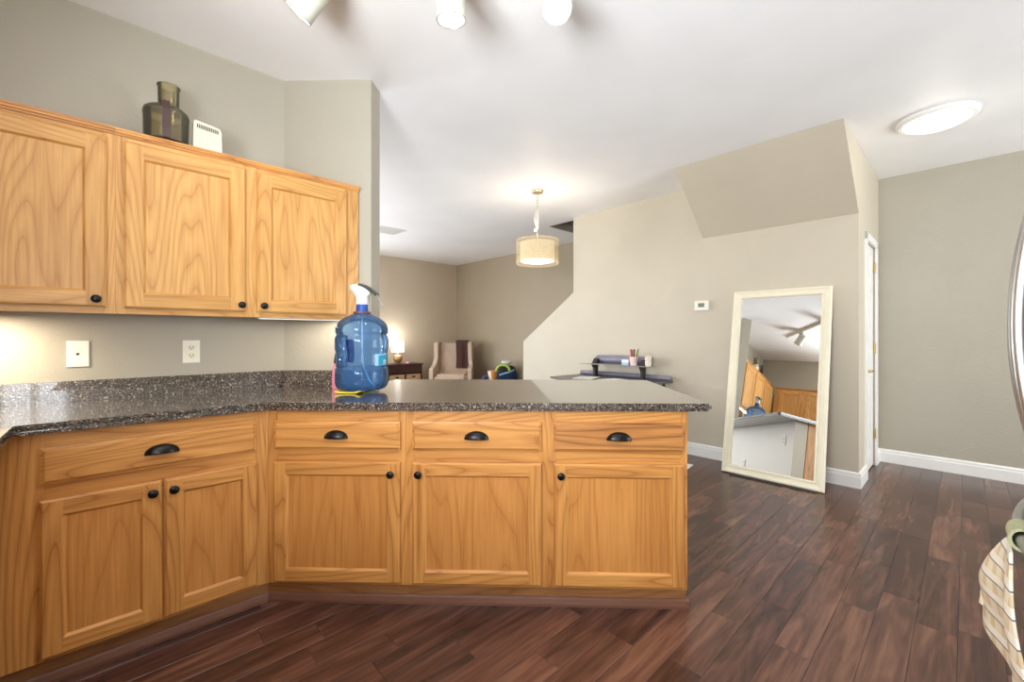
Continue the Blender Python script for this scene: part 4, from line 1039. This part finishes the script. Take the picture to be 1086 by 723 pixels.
# wing chair
M['linen'] = plain('beige_linen', srgb(206, 182, 160), 0.9, bump=0.25, bscale=160)
M['piping'] = plain('beige_piping', srgb(188, 160, 136), 0.9)
wc = empty('wing_chair', (-1.375, 7.85, 0), 0.03, 'beige upholstered wing chair in the far corner with a brown throw over it', 'armchair')
def soft(bm, x0, x1, y0, y1, z0, z1, r=0.03):
    b2 = BM(); box(b2, x0, x1, y0, y1, z0, z1); bmesh.ops.bevel(b2, geom=list(b2.edges), offset=r, segments=4, affect='EDGES')
    me = bpy.data.meshes.new('t'); b2.to_mesh(me); b2.free(); bm.from_mesh(me); bpy.data.meshes.remove(me)
bm = BM(); soft(bm, -0.36, 0.36, 0.02, 0.70, 0.14, 0.36, 0.02); build('seat_base', bm, 'linen', wc, smooth=True)
bm = BM(); soft(bm, -0.295, 0.295, -0.03, 0.56, 0.365, 0.505, 0.045); build('seat_cushion', bm, 'linen', wc, smooth=True)
bm = BM(); soft(bm, -0.30, 0.30, 0.50, 0.64, 0.36, 1.075, 0.04)
for v in bm.verts: v.co.y += 0.10 * (v.co.z - 0.36) - 0.03 * max(0, 1 - (v.co.x / 0.28) ** 2) * (1 if v.co.y < 0.57 else 0)
build('backrest', bm, 'linen', wc, smooth=True)
for s_ in (-1, 1):
    bm = BM()
    prism(bm, [(0.0, 0.14), (0.70, 0.14), (0.75, 0.85), (0.76, 1.085), (0.70, 1.10), (0.40, 1.095), (0.33, 1.06), (0.36, 0.80), (0.30, 0.68), (0.16, 0.630), (0.02, 0.615), (-0.01, 0.58)], 'x', s_ * 0.318, s_ * 0.392)
    bmesh.ops.bevel(bm, geom=[e for e in bm.edges if e.calc_face_angle(0) > 0.9], offset=0.022, segments=3, affect='EDGES')
    for v in bm.verts:
        if v.co.z > 0.62: v.co.x += -s_ * 0.03 * min(1, (v.co.z - 0.62) / 0.2)
    build('wing_arm', bm, 'linen', wc, smooth=True)
for x in (-0.33, 0.33):
    for y in (0.05, 0.66):
        bm = BM(); lathe(bm, [(0, 0), (0.018, 0), (0.028, 0.14), (0, 0.14)], 12, c=(x, y, 0)); build('leg', bm, 'espresso', wc, smooth=True)
M['brown_throw'] = plain('brown_plush', srgb(74, 44, 38), 0.85, bump=0.6, bscale=90, var=0.2)
bm = BM()
def thr(s, t):
    x = 0.045 + 0.235 * s + 0.010 * math.sin(7 * t) * (s - 0.5)
    L_ = 0.62 * t
    if L_ < 0.10: y, z = 0.70 - L_ * 1.6, 1.105 + 0.012 * math.sin(PI * L_ / 0.1)
    else: z = 1.105 - (L_ - 0.10); y = 0.52 + 0.10 * (z - 0.36) - 0.068
    y += 0.012 * math.sin(s * 9 + 1) * min(1, t * 2) - 0.012
    return (x, y, z)
sheet(bm, thr, 20, 30, 0.016)
o = build('throw_blanket', bm, 'brown_throw', loc=wc.location, rz=0.03, smooth=True); tag(o, 'dark brown throw blanket draped over the back of the wing chair', 'blanket')
# toys in and around a navy tote by the dark wall
bp_ = Vector((-0.33, 7.80, 0))
tb = empty('toy_tote', (bp_.x, bp_.y, 0), 0.0, 'navy fabric toy tote with a pale blue strap by the taupe wall', 'tote')
bm = BM(); lathe(bm, [(0, 0), (0.15, 0), (0.175, 0.04), (0.19, 0.4), (0.185, 0.52), (0.165, 0.58), (0.155, 0.58), (0.17, 0.5), (0.17, 0.05), (0, 0.03)], 40, sx=1.0, sy=0.8); build('bag', bm, plain('navy_canvas', srgb(28, 48, 84), 0.85, bump=0.3), tb, smooth=True)
bm = BM(); lathe(bm, [(0, 0.52), (0.15, 0.52), (0.168, 0.58), (0.15, 0.645), (0.10, 0.675), (0, 0.68)], 32, sx=1.0, sy=0.8); build('stuffing', bm, plain('black_toy', srgb(34, 34, 38), 0.8), tb, smooth=True)
bm = BM()
def strap(s, t):
    a = -2.3 + 1.55 * s; z = 0.50 + 0.09 * s + 0.03 * t
    return (0.193 * math.cos(a), 0.156 * math.sin(a), z)
sheet(bm, strap, 16, 2, 0.006); build('strap', bm, plain('pale_blue_strap', srgb(150, 200, 216), 0.7), tb, smooth=True)
def toy(name, bm, col, loc, label, cat='toy'):
    o = build(name, bm, plain(name + '_finish', col, 0.5), loc=loc, smooth=True); tag(o, label, cat, 'toys by the far wall'); return o
bm = BM(); tube(bm, [(0.115 * math.cos(t), 0, 0.095 * math.sin(t)) for t in [PI * k / 16 for k in range(17)]], 0.022, 10)
toy('toy_hoop', bm, srgb(176, 206, 84), (bp_.x - 0.06, bp_.y - 0.165, 0.60), 'lime green toy hoop arching over the navy tote')
bm = BM(); lathe(bm, [(0, 0), (0.05, 0.01), (0.075, 0.045), (0.06, 0.085), (0, 0.1)], 20, sx=1.3)
toy('toy_car', bm, srgb(214, 210, 206), (bp_.x - 0.01, bp_.y - 0.03, 0.681), 'rounded white toy resting on top of the navy tote')
q_ = Vector((-0.61, 7.50, 0))
st = empty('storage_cube', (q_.x, q_.y, 0), 0.0, 'low grey storage cube holding the orange and purple toys', 'storage box')
bm = BM(); box(bm, -0.14, 0.14, -0.10, 0.10, 0, 0.40); build('box', bm, plain('grey_fabric_cube', srgb(110, 104, 100), 0.8), st, bevel=0.01)
bm = BM(); box(bm, -0.142, 0.142, -0.102, 0.102, 0.4005, 0.412); build('rim', bm, 'desk_dark', st)
bm = BM(); lathe(bm, [(0, 0), (0.055, 0), (0.09, 0.19), (0.084, 0.19), (0.05, 0.01), (0, 0.01)], 24)
for f in bm.faces: f.material_index = 0 if f.calc_center_median().x > -0.01 else 1
o = build('toy_bucket', bm, [plain('orange_plastic', srgb(236, 158, 66), 0.5), plain('white_bucket', srgb(236, 226, 214), 0.5)], loc=(q_.x + 0.045, q_.y, 0.4125), smooth=True); tag(o, 'orange and white toy bucket beside the navy tote', 'toy', 'toys by the far wall')
bm = BM(); lathe(bm, [(0, -0.06), (0.035, -0.048), (0.06, 0), (0.035, 0.048), (0, 0.06)], 20)
toy('toy_ball', bm, srgb(60, 54, 110), (q_.x - 0.09, q_.y - 0.03, 0.4725), 'dark purple ball next to the orange toy bucket')
bm = BM(); lathe(bm, [(0, 0), (0.035, 0), (0.028, 0.06), (0.055, 0.10), (0.05, 0.17), (0, 0.175)], 20)
o = build('cup', bm, plain('white_cup', srgb(236, 224, 216), 0.5), loc=uv(5.33, 5.27, 0.3705), smooth=True); tag(o, 'small white beaker near the edge of the stair wall', 'cup')
bm = BM(); lathe(bm, [(0, 0), (0.13, 0), (0.13, 0.02), (0.03, 0.03), (0.025, 0.34), (0.11, 0.35), (0.11, 0.37), (0, 0.37)], 28)
o = build('side_stool', bm, 'espresso', loc=uv(5.33, 5.27, 0.0), smooth=True); tag(o, 'small dark stool under the white beaker by the stair wall', 'stool')
